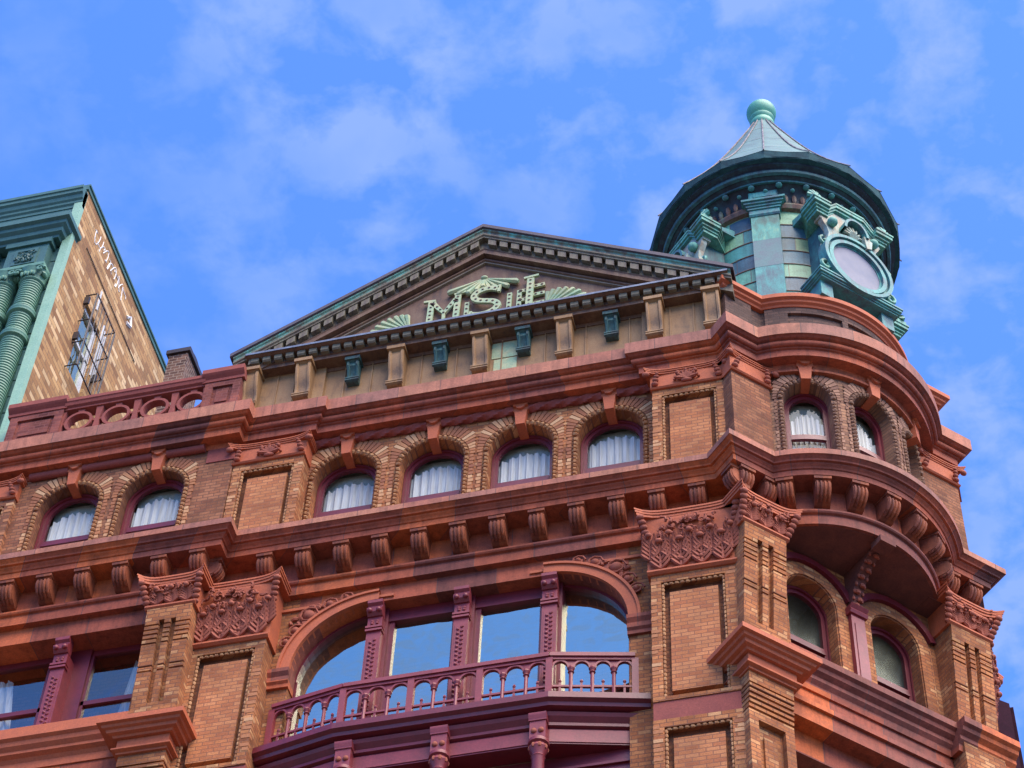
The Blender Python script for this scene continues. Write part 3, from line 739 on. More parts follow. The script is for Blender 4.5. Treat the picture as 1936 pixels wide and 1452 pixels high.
def slot_pier(s0, s1, w, zb, zt, back, frame, lean=.10):
    """brick pier with two tall slots and bands of grooves"""
    mb = MB(); W_ = s1-s0; sl = [(s0+W_*.31, s0+W_*.43), (s0+W_*.57, s0+W_*.69)]
    cols = [(s0, sl[0][0]), (sl[0][1], sl[1][0]), (sl[1][1], s1)]
    z_top = zt-.28; z_low = zb+.22
    gro = []                       # groove heights
    for i in range(5): gro.append(z_top-.10-.105*i)
    for i in range(2): gro.append(z_top-1.03-.11*i)
    zs_ = [zb]
    for g in sorted(gro): zs_ += [g-.018, g+.018]
    zs_.append(zt)
    for a, b in cols:
        for k in range(0, len(zs_)-1):
            groove = k % 2 == 1
            mb.box(a, b, back, w-(.05 if groove else 0), zs_[k], zs_[k+1])
    for a, b in sl:
        mb.box(a, b, back, w-.10, z_low, z_top); mb.box(a, b, back, w, zb, z_low); mb.box(a, b, back, w, z_top, zt)
    for i, (x, y, z) in enumerate(mb.v):       # the pier leans out a little towards its capital
        if -y > back+.01: mb.v[i] = (x, y-lean*((z-zb)/(zt-zb)-.5)*2, z)
    return mb.build('slotted_pier', 'brick', bld, frame, weld=False)
def foliage(mb, u0, u1, z0, z1, w, seed, n, s=1.0, flare=.12):
    rnd = random.Random(seed)
    for i in range(n):
        t = rnd.random(); u = u0+(u1-u0)*rnd.random(); z = z0+(z1-z0)*t
        a = rnd.uniform(0, 6.28); L = s*rnd.uniform(.07, .15); ww = w+flare*t*t
        pts = [(u+math.cos(a+k*.55)*L*k/3, ww+.02+.022*k*(1.4-.3*k), z+math.sin(a+k*.55)*L*k/3) for k in range(4)]
        mb.tube(pts, lambda q, s_=s: s_*(.012+.022*math.sin(math.pi*min(1, q*.9+.1))), 5)
        if i % 3 == 0: mb.ball(*pts[-1], .032*s, .028*s, .032*s, 6, 4)
        if i % 7 == 0:
            pts = [(u+math.cos(k*.8)*(.075-.0065*k)*s, ww+.045, z+math.sin(k*.8)*(.075-.0065*k)*s) for k in range(10)]; mb.tube(pts, .016*s, 5)
def shell(mb, u, w, z, r, a0=0, a1=180, n=9, d=.05):
    for i in range(n):
        a = R(a0+(a1-a0)*(i+.5)/n); pts = [(u+math.cos(a)*r*t, w+d*math.sin(t*2.6), z+math.sin(a)*r*t) for t in (.12, .4, .7, 1)]
        mb.tube(pts, lambda q, r_=r: r_*(.045+.13*q), 6)
def acanthus(mb, u, w, z, h, wd, out=.10):
    cur = lambda t: w+.01+out*t*t*t
    mb.tube([(u, cur(t), z+h*t) for t in (0, .3, .6, .85, 1)], lambda q: .030-.012*q, 6)
    mb.ball(u, w+out+.035, z+h*.97, wd*.42, .045, .05, 8, 5)
    for k, t in enumerate((.02, .2, .38, .55, .7)):
        sp = wd*(1-.45*t)
        for d in (-1, 1):
            pts = [(u+d*.01, cur(t), z+h*t), (u+d*sp*.55, cur(t)+.025, z+h*(t+.10)), (u+d*sp, cur(t+.15)+.03, z+h*(t+.27)), (u+d*sp*.93, cur(t+.2)+.06, z+h*(t+.33))]
            mb.tube(pts, lambda q: .016+.022*math.sin(math.pi*min(1, q+.12)), 5)
def volute(mb, u, w, z, r, d, th=.024):
    pts = [(u+d*math.cos(q*.55)*r*(1-q*.066), w+.004*q, z+math.sin(q*.55)*r*(1-q*.066)) for q in range(14)]
    mb.tube(pts, th, 6)
def big_capital(u0, u1, w, z0, z1, frame, parent, n=110, seed=1, shelly=True):
    cap = MB(); mid = (u0+u1)/2
    cap.prof([(w-.6, z0), (w+.035, z0), (w+.085, z0+.035), (w+.085, z0+.07), (w+.045, z0+.10), (w+.01, z0+.13), (w+.02, z0+.5), (w+.06, (z0+z1)/2+.15), (w+.12, z1-.2), (w+.12, z1-.14), (w-.6, z1-.14)], u0-.05, u1+.05)
    concave_abacus(cap, u0-.04, u1+.04, w-.6, w+.16, .17, z1-.15, z1)
    o = cap.build('capital', 'tc_cap', parent, frame)
    orn = MB(); H = z1-z0; nl = 4 if u1-u0 > 1 else 3
    for i in range(nl): acanthus(orn, u0+(u1-u0)*(i+.5)/nl, w+.03, z0+.12, H*.40, (u1-u0)/nl*.46, .10)
    if H > .9:
        for i in range(nl+1): acanthus(orn, u0+(u1-u0)*(i+.02 if i == 0 else (i-.02 if i == nl else i))/nl, w+.045, z0+.34, H*.34, (u1-u0)/nl*.42, .12)
        foliage(orn, u0+.1, u1-.1, z0+H*.55, z1-.28, w+.06, seed, 30, .9)
    else: foliage(orn, u0+.05, u1-.05, z0+H*.45, z1-.2, w+.06, seed, 16, .8)
    if shelly: shell(orn, mid, w+.10, z1-.36, .17)
    for d in (-1, 1):
        uu = mid+d*(u1-u0)*.5
        for k in range(6): orn.ball(uu+d*(.02+.02*k), w+.02+.045*k, z1-.62+.085*k, .075, .055, .06, 8, 5)
        if shelly:
            pts = [(mid+d*(.30+.0)+math.cos(q*.75)*(.11-.009*q), w+.13, z1-.38+math.sin(q*.75)*(.11-.009*q)) for q in range(11)]; orn.tube(pts, .022, 6)
        for k in range(5): orn.ball(mid+d*(.10+.06*k), w+.05, z0+.2+.05*k+.02*(k % 2), .055, .05, .045, 8, 5)
    orn.build('capital_foliage', 'tc_orn', o, frame, True)
    return o
def pier_base(s0, s1, w, zt, frame, parent):
    """projecting moulded cap below the slotted pier, with block and fillet under it"""
    L, Rr, F = s0, s1, w
    pr_ = [(-.9, zt), (-.9, zt-.42), (.06, zt-.42), (.06, zt-.27), (.19, zt-.235), (.21, zt-.2), (.25, zt-.19), (.27, zt-.14), (.33, zt-.115), (.33, zt)]
    pth = [(L, -F+.9), (L, -F), (Rr, -F), (Rr, -F+.9)]
    mb = MB()
    def sw(path, prof):
        P = [Vector(q) for q in path]; rows = []
        for i in range(len(P)):
            d0 = (P[i]-P[i-1]).normalized() if i else None; d1 = (P[i+1]-P[i]).normalized() if i < len(P)-1 else None
            nn = [Vector((d.y, -d.x)) for d in (d0, d1) if d]; m_ = nn[0] if len(nn) == 1 else (nn[0]+nn[1])/((nn[0]+nn[1]).dot(nn[0]))
            rows.append([(P[i].x+m_.x*a, -(P[i].y+m_.y*a), b) for a, b in prof])
        ix = mb.grid([r+[r[0]] for r in rows]); mb.f.append(ix[0][:-1]); mb.f.append(ix[-1][:-1])
    sw(pth, [(-.05, zt), (-.05, zt-.27), (.10, zt-.27), (.12, zt-.235), (.19, zt-.22), (.21, zt-.17), (.26, zt-.155), (.28, zt-.115), (.34, zt-.10), (.34, zt)])
    sw(pth, [(-.05, zt-.275), (-.05, zt-.58), (.03, zt-.58), (.03, zt-.54), (.10, zt-.52), (.10, zt-.485), (.04, zt-.47), (.04, zt-.275)])
    mb.box(L+.02, Rr-.02, F-.9, F-.06, zt-.57, zt-.01)
    return mb.build('pier_base', 'tc_cap', parent, frame)
def lower_pier(s0, s1, w, zt, zb, back, frame):
    mb = MB(); mb.box(s0, s1, back, w, zt-.22, zt)
    z = zt-.26
    for i in range(5): mb.box(s0, s1, back, w-.012*i, z-.06, z); mb.box(s0+.012, s1-.012, back, w-.055-.012*i, z-.10, z-.06); z -= .10
    panel_frame(mb, s0, s1, zb, z, w-.06, .17, .10); mb.box(s0+.002, s1-.002, back, w-.46, zb, z)
    mb.box(s0+.30, s1-.30, back, w-.12, zb, z-.42)
    return mb.build('lower_pier', 'brick', bld, frame)
ZN = 31.25
for s0, s1 in ((0.0, .84), (4.28, 5.12)):
    sp = slot_pier(s0, s1, -.02, 28.9, ZN, -.7, FB); big_capital(s0, s1, .03, ZN, 31.95, FB, sp, 34, 3+int(s0), False)
    if s0 == 0.0:
        pier_base(s0, s1, -.04, 28.45, FB, sp); mb = MB(); mb.box(s0, s1, -.7, -.06, 28.4, 28.95); mb.build('pier_foot', 'brick', sp, FB)
        lower_pier(s0, s1, -.06, 27.87, 24.5, -.7, FB)
    else: mb = MB(); mb.box(s0, s1, -.7, -.06, 25, 28.95); mb.build('pier_foot', 'brick', sp, FB)
sp = slot_pier(-13.80, -12.98, .43, 28.9, ZN, -.5, I4); big_capital(-13.80, -12.98, .47, ZN, 31.95, I4, sp, 34, 9, False)
pier_base(-13.80, -12.98, .41, 28.50, I4, sp); mb = MB(); mb.box(-13.80, -12.98, -.5, .39, 28.45, 28.95); mb.build('pier_foot', 'brick', sp, I4)
lower_pier(-13.80, -12.98, .39, 27.92, 25.5, -.5, I4)
# sill band and wall of the canted face below
sillp = [(-.6, 29.0), (-.6, 28.42), (-.02, 28.42), (.0, 28.55), (.06, 28.62), (.06, 28.70), (.14, 28.76), (.16, 28.83), (.22, 28.87), (.22, 29.0)]
mb = MB(); mb.prof([(w-.30, z) for w, z in sillp], .86, 4.26); mb.build('sill_band', 'tc', bld, FB)
mb = MB(); mb.prof([(w-.10, z) for w, z in sillp], 4.2, 5.35); mb.build('sill_band', 'tc', bld, FB)
mb = MB(); mb.box(.86, 4.26, -.8, -.36, 28.12, 28.42); mb.box(.86, 4.26, -.8, -.27, 28.02, 28.12); mb.box(.86, 4.26, -.8, -.33, 27.72, 28.02); mb.box(.86, 4.26, -1.1, -.62, 27.25, 27.72); mb.build('lintel_band', 'tc', bld, FB)
mb = MB(); mb.box(1.0, 4.2, -1.2, -1.05, 24.5, 27.25); lw = mb.build('window', 'maroon', bld, FB)
mb = MB(); mb.poly([(1.1, -1.0, 24.6), (4.1, -1.0, 24.6), (4.1, -1.0, 27.1), (1.1, -1.0, 27.1)]); mb.build('pane', 'glass_sky', lw, FB)

# ================================================================== storey below: street face, centre
X0, X1, XM = -11.32, -5.46, -8.39
WL = -.27
pp = panel_pilaster(-5.0, -3.60, 27.62, 30.50, .15, -.7); big_capital(-5.0, -3.60, .15, 30.50, 31.95, I4, pp, 120, 21)
pq = panel_pilaster(-13.06, -11.68, 27.62, 30.50, .12, -.7); big_capital(-13.02, -11.68, .12, 30.50, 31.95, I4, pq, 120, 22)
for u0, u1, w in ((-5.0, -3.60, .15), (-13.06, -11.68, .12)):
    mb = MB(); mb.box(u0, u1, -.7, w-.02, 27.22, 27.62); mb.build('stone_band', 'rub', bld, I4)
    panel_pilaster(u0, u1, 23.5, 27.22, w, -.7)
# wall above and around the big window
mb = MB()
ry, rx = 1.42, 1.47; zsp = 30.01
def half_arch(x_in, sgn, n=14): return [(x_in+sgn*rx*math.sin(math.pi/2*i/n), zsp+ry*math.cos(math.pi/2*i/n)) for i in range(n+1)]
Lc, Rc = X0+rx, X1-rx
la = half_arch(Lc, -1); ra = half_arch(Rc, 1)
fr_w = WL; zt = 31.82
top = [(Lc, zt)]+[(x, zt) for x, z in la[1:]]
for arr, xe in ((la, -11.72), (ra, -4.98)):
    for a, b in zip(arr, arr[1:]): mb.poly([(a[0], fr_w, a[1]), (b[0], fr_w, b[1]), (b[0], fr_w, zt), (a[0], fr_w, zt)])
mb.poly([(Lc, fr_w, 31.43), (Rc, fr_w, 31.43), (Rc, fr_w, zt), (Lc, fr_w, zt)])
edge = la[::-1]+ra
mb.grid([[(x, fr_w, z) for x, z in edge], [(x, -.75, z) for x, z in edge]])
mb.build('wall', 'tc', bld, I4)
mb = MB()
for a, b in ((-11.72, X0), (X1, -4.98)):
    mb.poly([(a, fr_w-.01, 26.0), (b, fr_w-.01, 26.0), (b, fr_w-.01, 31.82), (a, fr_w-.01, 31.82)])
for x in (X0, X1): mb.poly([(x, fr_w-.01, 26), (x, -.8, 26), (x, -.8, zsp), (x, fr_w-.01, zsp)])
mb.build('wall', 'brick', bld, I4)
mb = MB()
for a, b in ((-11.70, X0+.02), (X1-.02, -4.99)): mb.prof([(-.5, 29.62), (-.22, 29.62), (-.22, 29.70), (-.18, 29.74), (-.18, 29.84), (-.2, 29.86), (-.15, 29.94), (-.15, 30.02), (-.5, 30.02)], a, b)
mb.build('impost', 'tc', bld, I4)
for cx_, a0, a1, sd_ in ((Lc, 90, 180, -1), (Rc, 0, 90, 1)):
    arc = MB(); arc.ring(cx_, zsp, rx, ry, .17, -.4, -.20, 20, R(a0), R(a1)); arc.ring(cx_, zsp, rx+.17, ry+.17, .05, -.4, -.165, 20, R(a0), R(a1))
    ao = arc.build('archivolt', 'tc_cap', bld, I4)
    fo = MB(); rnd = random.Random(5+sd_)
    for i in range(60):
        a = R(rnd.uniform(38, 88)); rr = rnd.uniform(1.15, 1.36); x = cx_+sd_*rx*rr*math.cos(a)*1.02; z = zsp+ry*rr*math.sin(a)
        if abs(x-cx_) > rx+.30 or z > 31.56: continue
        fo.ball(x, -.26, z, rnd.uniform(.04, .075), .05, rnd.uniform(.035, .06), 7, 4, rnd.uniform(0, 3))
    for a, rr, s in ((47, 1.26, .115), (60, 1.22, .08), (34, 1.20, .085), (24, 1.20, .07), (70, 1.2, .06)):
        x = cx_+sd_*rx*rr*math.cos(R(a)); z = zsp+ry*rr*math.sin(R(a)); fo.ball(x, -.25, z, s, .09, s, 10, 6)
        pts = [(x+math.cos(k*.8)*(s+.07-.008*k), -.22, z+math.sin(k*.8)*(s+.07-.008*k)) for k in range(9)]; fo.tube(pts, .02, 5)
    fo.build('spandrel_foliage', 'tc_orn', ao, I4, True)
    lt = MB(); lt.box(min(cx_-sd_*.25, cx_+sd_*(rx+.36)), max(cx_-sd_*.25, cx_+sd_*(rx+.36)), -.3, -.235, 31.50, 31.56); lt.build('string_course', 'tc_cap', ao, I4)
# the window itself
GW = -.62
mull = [-9.93, -8.39, -6.85]
mb = MB(); ZB = 27.7
mb.box(X0+.0, X1-.0, GW-.06, GW+.06, ZB-.1, ZB+.08)
for x in mull: mb.box(x-.16, x+.20, GW-.08, GW+.16, ZB, 31.43)
for a, b in ((mull[0]+.2, mull[1]-.16), (mull[1]+.2, mull[2]-.16)):
    mb.box(a, b, GW-.05, GW+.10, 31.16, 31.43); mb.box(a, a+.09, GW-.05, GW+.07, ZB, 31.16); mb.box(b-.05, b, GW-.05, GW+.07, ZB, 31.16)
for arr in (la, ra):
    ins = [(XM+(x-XM)*.990, z-.05) for x, z in arr]
    mb.grid([[(x, w, z) for x, z in e] for e, w in ((arr, GW-.05), (arr, GW+.09), (ins, GW+.09), (ins, GW-.05))])
for x, s in ((X0, 1), (X1, -1)): mb.box(min(x, x+s*.06), max(x, x+s*.06), GW-.05, GW+.09, ZB, zsp)
bw = mb.build('window', 'maroon', bld, I4)
g = MB(); g.poly([(X0, GW, ZB), (X1, GW, ZB), (X1, GW, zsp)]+[(x, GW, z) for x, z in ra[::-1]][1:]+[(x, GW, z) for x, z in la][0:]+[(X0, GW, zsp)]); g.build('pane', 'glass_sky', bw, I4)
g = MB(); g.box(X0-.1, X1+.1, -2.6, -2.5, 26, 32); g.box(X0-.1, X1+.1, -2.5, -.7, 31.55, 31.65); g.build('room_lining', 'inside_d', bw, I4)
def carved_mullion(x, w, z0, z1, parent, frame=I4, mat='maroon_l'):
    mb = MB(); h = .13
    mb.box(x-h, x+h, GW, w, z0, z1-.34); mb.box(x-h+.035, x+h-.035, w, w+.012, z0+.3, z1-.85)
    for z in (z1-.62, z1-.70, z0+.18): mb.box(x-h-.02, x+h+.02, w-.1, w+.04, z, z+.045)
    mb.prof([(w-.1, z1-.34), (w+.03, z1-.34), (w+.09, z1-.28), (w+.11, z1-.20), (w+.05, z1-.16), (w+.05, z1-.11), (w+.10, z1-.07), (w+.10, z1), (w-.1, z1)], x-h-.005, x+h+.005)
    o = mb.build('mullion', mat, parent, frame)
    od = MB(); z = z0+.35; i = 0
    while z < z1-.9:
        od.ball(x+(.035 if i % 2 else -.035), w+.015, z, .038, .026, .026, 6, 4, .6 if i % 2 else -.6); z += .052; i += 1
    for d in (-1, 1): od.ball(x+d*.08, w+.10, z1-.26, .05, .05, .05, 8, 5)
    for k in range(4): od.ball(x+(k % 2-.5)*.09, w+.01, z1-.5+.05*(k//2), .03, .025, .03, 6, 4)
    od.build('carving', mat, o, frame, True)
    return o
for x in mull: carved_mullion(x+.02, -.30, 27.7, 31.42, bw)

# ---- cast-iron balcony with arcaded railing
bal = MB()
bpath = [(-11.75, .35), (-10.22, .03), (-6.70, .03), (-5.15, .40)]
bprof = [(-.4, 28.14), (-.4, 27.30), (-.06, 27.30), (-.06, 27.62), (.0, 27.64), (.0, 27.70), (-.02, 27.72), (.05, 27.80), (.08, 27.86), (.03, 27.9), (.16, 27.92), (.18, 27.98), (.25, 28.02), (.25, 28.14)]
bo = sweep(bpath, bprof, 'balcony', 'maroon', bld)
fa = sweep(bpath, [(-.2, 27.59), (-.2, 27.33), (-.045, 27.33), (-.045, 27.59)], 'fascia', 'maroon_l', bo)
rails = [Vector(q) for q in ((-11.50, .25), (-10.20, .02), (-6.72, .02), (-5.37, .31))]
rl = MB()
def seg_bar(mb, a, b, z0, z1, hw):
    d = (b-a).normalized(); n = Vector((d.y, -d.x))*hw
    mb.v += []
    c = [(q.x, -q.y) for q in (a+n, b+n, b-n, a-n)]; mb.plan(c, z0, z1)
for a, b in zip(rails, rails[1:]):
    seg_bar(rl, a, b, 29.12, 29.20, .075); seg_bar(rl, a, b, 29.06, 29.12, .045); seg_bar(rl, a, b, 28.46, 28.50, .022); seg_bar(rl, a, b, 28.14, 28.19, .05)
rl.build('handrail', 'maroon_l', bo, I4)
def bal_post(mb):
    mb.lathe([(.0, 28.16), (.055, 28.16), (.055, 28.20), (.034, 28.22), (.032, 28.78), (.055, 28.80), (.04, 28.83), (.065, 28.88), (.05, 28.92), (.0, 28.92)], 8)
b0 = None
for k, (a, b, n) in enumerate(zip(rails, rails[1:], (4, 9, 4))):
    d = b-a; L = d.length; ang = math.atan2(d.y, d.x)
    for i in range(n):
        q = a+d*((i+.5)/n); f = Matrix.Translation((q.x, q.y, 0)) @ Matrix.Rotation(ang, 4, 'Z'); st = L/n/2
        if b0 is None or b0[1] != k:
            m1 = MB()      # arch, the slim half-height bar and its finial, and the column to its right
            m1.ring(0, 28.88, st-.055, .15, .035, -.03, .03, 12, 0, math.pi)
            m1.plate([(-st, 28.9), (-st+.02, 28.9)]+[(-(st-.02)*math.cos(math.pi*i_/12), 28.90+.165*math.sin(math.pi*i_/12)) for i_ in range(1, 12)]+[(st-.02, 28.9), (st, 28.9), (st, 29.07), (-st, 29.07)], -.012, .012)
            base = m1.build('railing_arch', 'maroon_l', bo, f, split=False)
            m2 = MB(); m2.box(-.018, .018, -.015, .015, 28.16, 28.56); m2.ball(0, 0, 28.60, .03, .03, .035, 6, 4)
            b0 = (base, k, m2.build('railing_spike', 'maroon_l', bo, f, split=False))
        else: dup(b0[0], bo, f); dup(b0[2], bo, f)
    for i in range(n+1):
        q = a+d*(i/n)
        f = Matrix.Translation((q.x, q.y, 0)) @ Matrix.Rotation(ang, 4, 'Z')
        if i in (0, n) or (k == 1 and i in (3, 6)):
            if k != 1 and ((k == 0 and i == n) or (k == 2 and i == 0)): continue
            pm = MB(); pm.box(-.055, .055, -.05, .05, 28.14, 29.1); pm.build('railing_post', 'maroon_l', bo, f)
        else:
            if 'baluster' not in bpy.data.objects: pm = MB(); bal_post(pm); bb0 = pm.build('baluster', 'maroon_l', bo, f, True)
            else: dup(bb0, bo, f)
# columns and glazing of the bay window below the balcony
col_m = None
for x, y in ((-10.05, .02), (-8.46, .0), (-6.86, .02)):
    f = Matrix.Translation((x, y, 0))
    cm_ = MB(); cm_.box(-.13, .13, -.1, .10, 27.28, 27.66); cm_.prof([(-.1, 27.66), (.12, 27.66), (.12, 27.70), (.15, 27.74), (.15, 27.8), (-.1, 27.8)], -.145, .145)
    cm_.lathe([(.0, 27.28), (.17, 27.28), (.17, 27.22), (.13, 27.2), (.16, 27.12), (.11, 27.02), (.10, 26.98), (.12, 26.95), (.10, 26.92), (.105, 25.2), (0, 25.2)], 14)
    co = cm_.build('bay_column', 'maroon_l', bo, f, True)
    cf = MB()
    for k in range(8):
        a = R(45*k+22); cf.ball(.13*math.sin(a), .13*math.cos(a), 27.13, .04, .04, .055, 6, 4)
    for d in (-1, 1): cf.ball(d*.06, .11, 27.45, .05, .03, .05, 8, 5)
    cf.build('capital_foliage', 'tc_orn', co, f, True)
mb = MB(); mb.box(X0, X1, -.95, -.45, 26.7, 27.3); mb.box(X0, X1, -.95, -.40, 27.0, 27.05)
for x in (X0+.1, mull[0], mull[1], mull[2], X1-.1): mb.box(x-.12, x+.12, -.95, -.42, 24.5, 26.7)
bwn = mb.build('bay_window', 'maroon', bo, I4)
mb = MB(); mb.poly([(X0, -.6, 24.5), (X1, -.6, 24.5), (X1, -.6, 26.72), (X0, -.6, 26.72)]); mb.build('pane', 'glass', bwn, I4)
mb = MB(); mb.box(X0, X1, -1.1, -1.0, 24.5, 26.7); mb.build('window_blind', 'white', bwn, I4)

# ================================================================== storey below: left pavilion
mb = MB(); mb.box(-20, -13.7, -.8, .066, 31.43, 31.82); mb.build('lintel', 'tc', bld, I4)
mb = MB(); mb.box(-13.97, -13.70, -.8, .08, 28.9, 31.43); mb.build('wall', 'brick_brown', bld, I4)
mb = MB(); GP = -.42
mb.box(-20, -13.97, GP-.06, GP+.04, 31.30, 31.43); mb.box(-20, -13.97, GP-.06, GP+.06, 28.9, 29.0)
mb.box(-15.85, -15.15, GP-.06, GP+.10, 29.0, 31.43)
for x0, x1 in ((-18.2, -15.90), (-15.15, -13.97)):
    mb.box(x0, x1, GP-.03, GP+.05, 30.08, 30.18); mb.box(x0, x0+.05, GP-.05, GP+.05, 29, 31.3); mb.box(x1-.05, x1, GP-.05, GP+.05, 29, 31.3)
pw_ = mb.build('window', 'maroon', bld, I4)
mb = MB(); mb.poly([(-20, GP, 28.95), (-13.97, GP, 28.95), (-13.97, GP, 31.4), (-20, GP, 31.4)]); mb.build('pane', 'glass_mid', pw_, I4)
mb = MB(); mb.box(-20, -13.8, -2.6, -2.5, 28, 32); mb.build('room_lining', 'inside_d', pw_, I4)
for c, hw in ((-16.72, .34), (-14.32, .22)):
    cu = MB(); rows = [[], [], []]
    for i in range(41):
        x = -1+i/20; ww = GP-.12+.035*math.sin(x*11)+.015*math.sin(x*29)
        for k, z in enumerate((28.95, 30.2, 31.15)): rows[k].append((c+x*hw*(1-.16*k)-(.10*k if c < -15 else -.06*k), ww, z))
    cu.grid(rows); cu.build('curtain', 'lace', pw_, I4, True)
mb_o = carved_mullion(-15.56, -.02, 29.0, 31.42, pw_, mat='maroon_l')
mb = MB(); mb.prof([(-.8, 29.02), (-.8, 28.3), (.05, 28.3), (.05, 28.46), (.10, 28.52), (.18, 28.56), (.18, 28.62), (.25, 28.68), (.27, 28.76), (.33, 28.80), (.33, 29.02)], -20, -13.72); mb.build('sill_band', 'tc_cap', bld, I4)
mb = MB(); mb.box(-20, -13.75, -.8, .02, 27.72, 28.3); mb.box(-20, -13.75, -.8, .10, 27.62, 27.72); mb.box(-20, -13.75, -.8, -.02, 27.0, 27.62); mb.build('lintel_band', 'tc', bld, I4)

# ================================================================== balustrade over the left pavilion
YB = .42
bs = MB(); bs.box(-19.2, -12.95, YB-.22, YB+.02, 36.80, 36.90); bo2 = bs.build('balustrade', 'rub', bld, I4)
cp = MB(); cp.prof([(YB-.22, 37.68), (YB+.02, 37.68), (YB+.02, 37.73), (YB+.07, 37.76), (YB+.09, 37.83), (YB+.11, 37.85), (YB+.11, 37.93), (YB-.22, 37.93)], -16.62, -13.70)
for a, b in ((-17.82, -16.58), (-13.76, -12.90)): cp.prof([(YB-.40, 37.72), (YB+.06, 37.72), (YB+.06, 37.8), (YB+.12, 37.86), (YB+.15, 37.9), (YB+.15, 38.02), (YB-.40, 38.02)], a, b)
cp.build('coping', 'rub', bo2, I4)
for a, b in ((-17.76, -16.64), (-13.70, -12.95)):
    pmb = MB(); panel_frame(pmb, a, b, 36.92, 37.74, YB+.04, .17, .05); pmb.box(a+.01, b-.01, YB-.36, YB-.3, 36.92, 37.72)
    pmb.plate([(a+.25, 37.1), (b-.25, 37.1), (b-.25, 37.5), (a+.25, 37.5)], YB-.05, YB+.015); pmb.build('pier', 'brick_red', bo2, I4)
tr = MB()
circ = [-16.28, -15.50, -14.70, -13.95]
for c in circ:
    tr.ring(c, 37.29, .235, .235, .06, YB-.16, YB+.0, 20)
    for a in (0, 90, 180, 270):
        dxu, dz = math.cos(R(a)), math.sin(R(a)); r1_ = .38
        if a in (90, 270): tr.plate([(c-.045, 37.29+dz*.27), (c+.045, 37.29+dz*.27), (c+.075, 37.29+dz*.385), (c-.075, 37.29+dz*.385)], YB-.14, YB-.02)
        else: tr.plate([(c+dxu*.27, 37.26), (c+dxu*.385, 37.26), (c+dxu*.385, 37.32), (c+dxu*.27, 37.32)], YB-.14, YB-.02)
for x in (-16.66, -15.89, -15.10, -14.325, -13.68): tr.plate([(x-.075, 36.9), (x+.075, 36.9), (x+.045, 37.29), (x+.075, 37.68), (x-.075, 37.68), (x-.045, 37.29)], YB-.15, YB-.01)
tr.build('tracery', 'rub', bo2, I4)
# flat roof and chimney behind
mb = MB(); mb.plan([(-18, -.2), (-12.9, -.2), (-5, .0), (-3.6, -.9), (-.8, -4), (-.2, -16), (-18, -16)], 36.55, 36.70); mb.build('roof', 'roof', bld, I4)
mb = MB(); mb.box(-16.62, -16.17, -3.85, -3.0, 36.7, 44.0); ch = mb.build('chimney', 'chim', bld, I4)
mb = MB(); mb.box(-16.68, -16.10, -3.92, -2.94, 43.95, 44.08)
mb.prof([(-3.9, 44.08)]+[(-3.43-.30*math.cos(R(a)), 44.08+.20*math.sin(R(a))) for a in range(0, 181, 20)], -16.62, -16.16); mb.build('chimney_cap', 'iron', ch, I4)

# ================================================================== copper pediment
ped = MB(); PX0, PX1, PXC = -13.27, -3.24, -8.265
ZR, ZE = 41.46, 38.47
fr_ = MB()
fr_.box(-12.98, -3.45, -.5, .0, 36.78, 38.08)
po = fr_.build('pediment', 'ped_frieze', bld, I4)
# frieze sheets with standing seams, end sections set forward
fs = MB()
for a, b in ((-12.98, -11.38), (-5.1, -3.45)): fs.box(a, b, -.1, .09, 36.78, 38.08)
for x in (-12.35, -12.0, -11.0, -10.45, -9.45, -8.75, -7.85, -7.0, -6.2, -5.35, -4.55, -4.1): fs.box(x-.012, x+.012, -.05, .115 if (x < -11.38 or x > -5.1) else .03, 36.80, 38.05)
fs.box(-12.98, -3.45, -.2, .12, 36.78, 36.87)
fs.build('frieze_panel', 'ped_frieze', po, I4)
gp = MB(); gp.box(-8.0, -7.55, .0, .02, 36.86, 37.45); gp.box(-8.05, -7.5, .0, .012, 37.5, 37.98); gp.build('patch_panel', 'letter', po, I4)
hc = [(-.5, 38.46), (-.5, 38.02), (.02, 38.02), (.05, 38.078), (.30, 38.078), (.30, 38.17), (.33, 38.18), (.30, 38.20), (.30, 38.325), (.44, 38.325), (.50, 38.345), (.50, 38.40)]
mb = MB(); mb.prof(hc, PX0+.30, PX1-.12); mb.build('horizontal_cornice', 'ped', po, I4)
mb = MB(); mb.prof([(-.4, 38.43), (.515, 38.405), (.515, 38.35), (.50, 38.40)], PX0+.32, PX1-.12); mb.build('flashing', 'flash', po, I4)
x = PX0+.42; dn0 = None
while x < PX1-.25:
    f = Matrix.Translation((x, 0, 0))
    if dn0 is None: dn = MB(); dn.prof([(.28, 38.32), (.28, 38.19), (.40, 38.19), (.43, 38.22), (.43, 38.32)], 0, .155); dn0 = dn.build('dentil', 'ped_dentil', po, f)
    else: dup(dn0, po, f)
    x += .238
# raking cornices, cut plumb
def rake(prof, name, mat, x_end_in=0.0, smooth=False):
    mb = MB()
    for xe in (PX0, PX1):
        xe2 = xe+(x_end_in if xe < PXC else -x_end_in); sl = (ZR-ZE)/(PXC-PX0 if xe < PXC else PX1-PXC)
        ze = ZR-sl*abs(PXC-xe2)
        A_ = [mb.p(PXC, w, ZR-d) for w, d in prof]; B_ = [mb.p(xe2, w, ze-d) for w, d in prof]; k = len(prof)
        for i in range(k):
            j = (i+1) % k; mb.f.append([A_[i], A_[j], B_[j], B_[i]])
        mb.f.append(B_)
    return mb.build(name, mat, po, I4, smooth)
rake([(-.5, 0), (.54, 0), (.54, .10), (.50, .11), (-.5, .11)], 'rake_coping', 'ped_cap')
rake([(-.4, .112), (.44, .112), (.44, .22), (.47, .235), (.47, .28), (.44, .30), (.44, .345), (.31, .345), (.31, .60), (.28, .60), (-.4, .60)], 'raking_cornice', 'ped_dentil', .06)
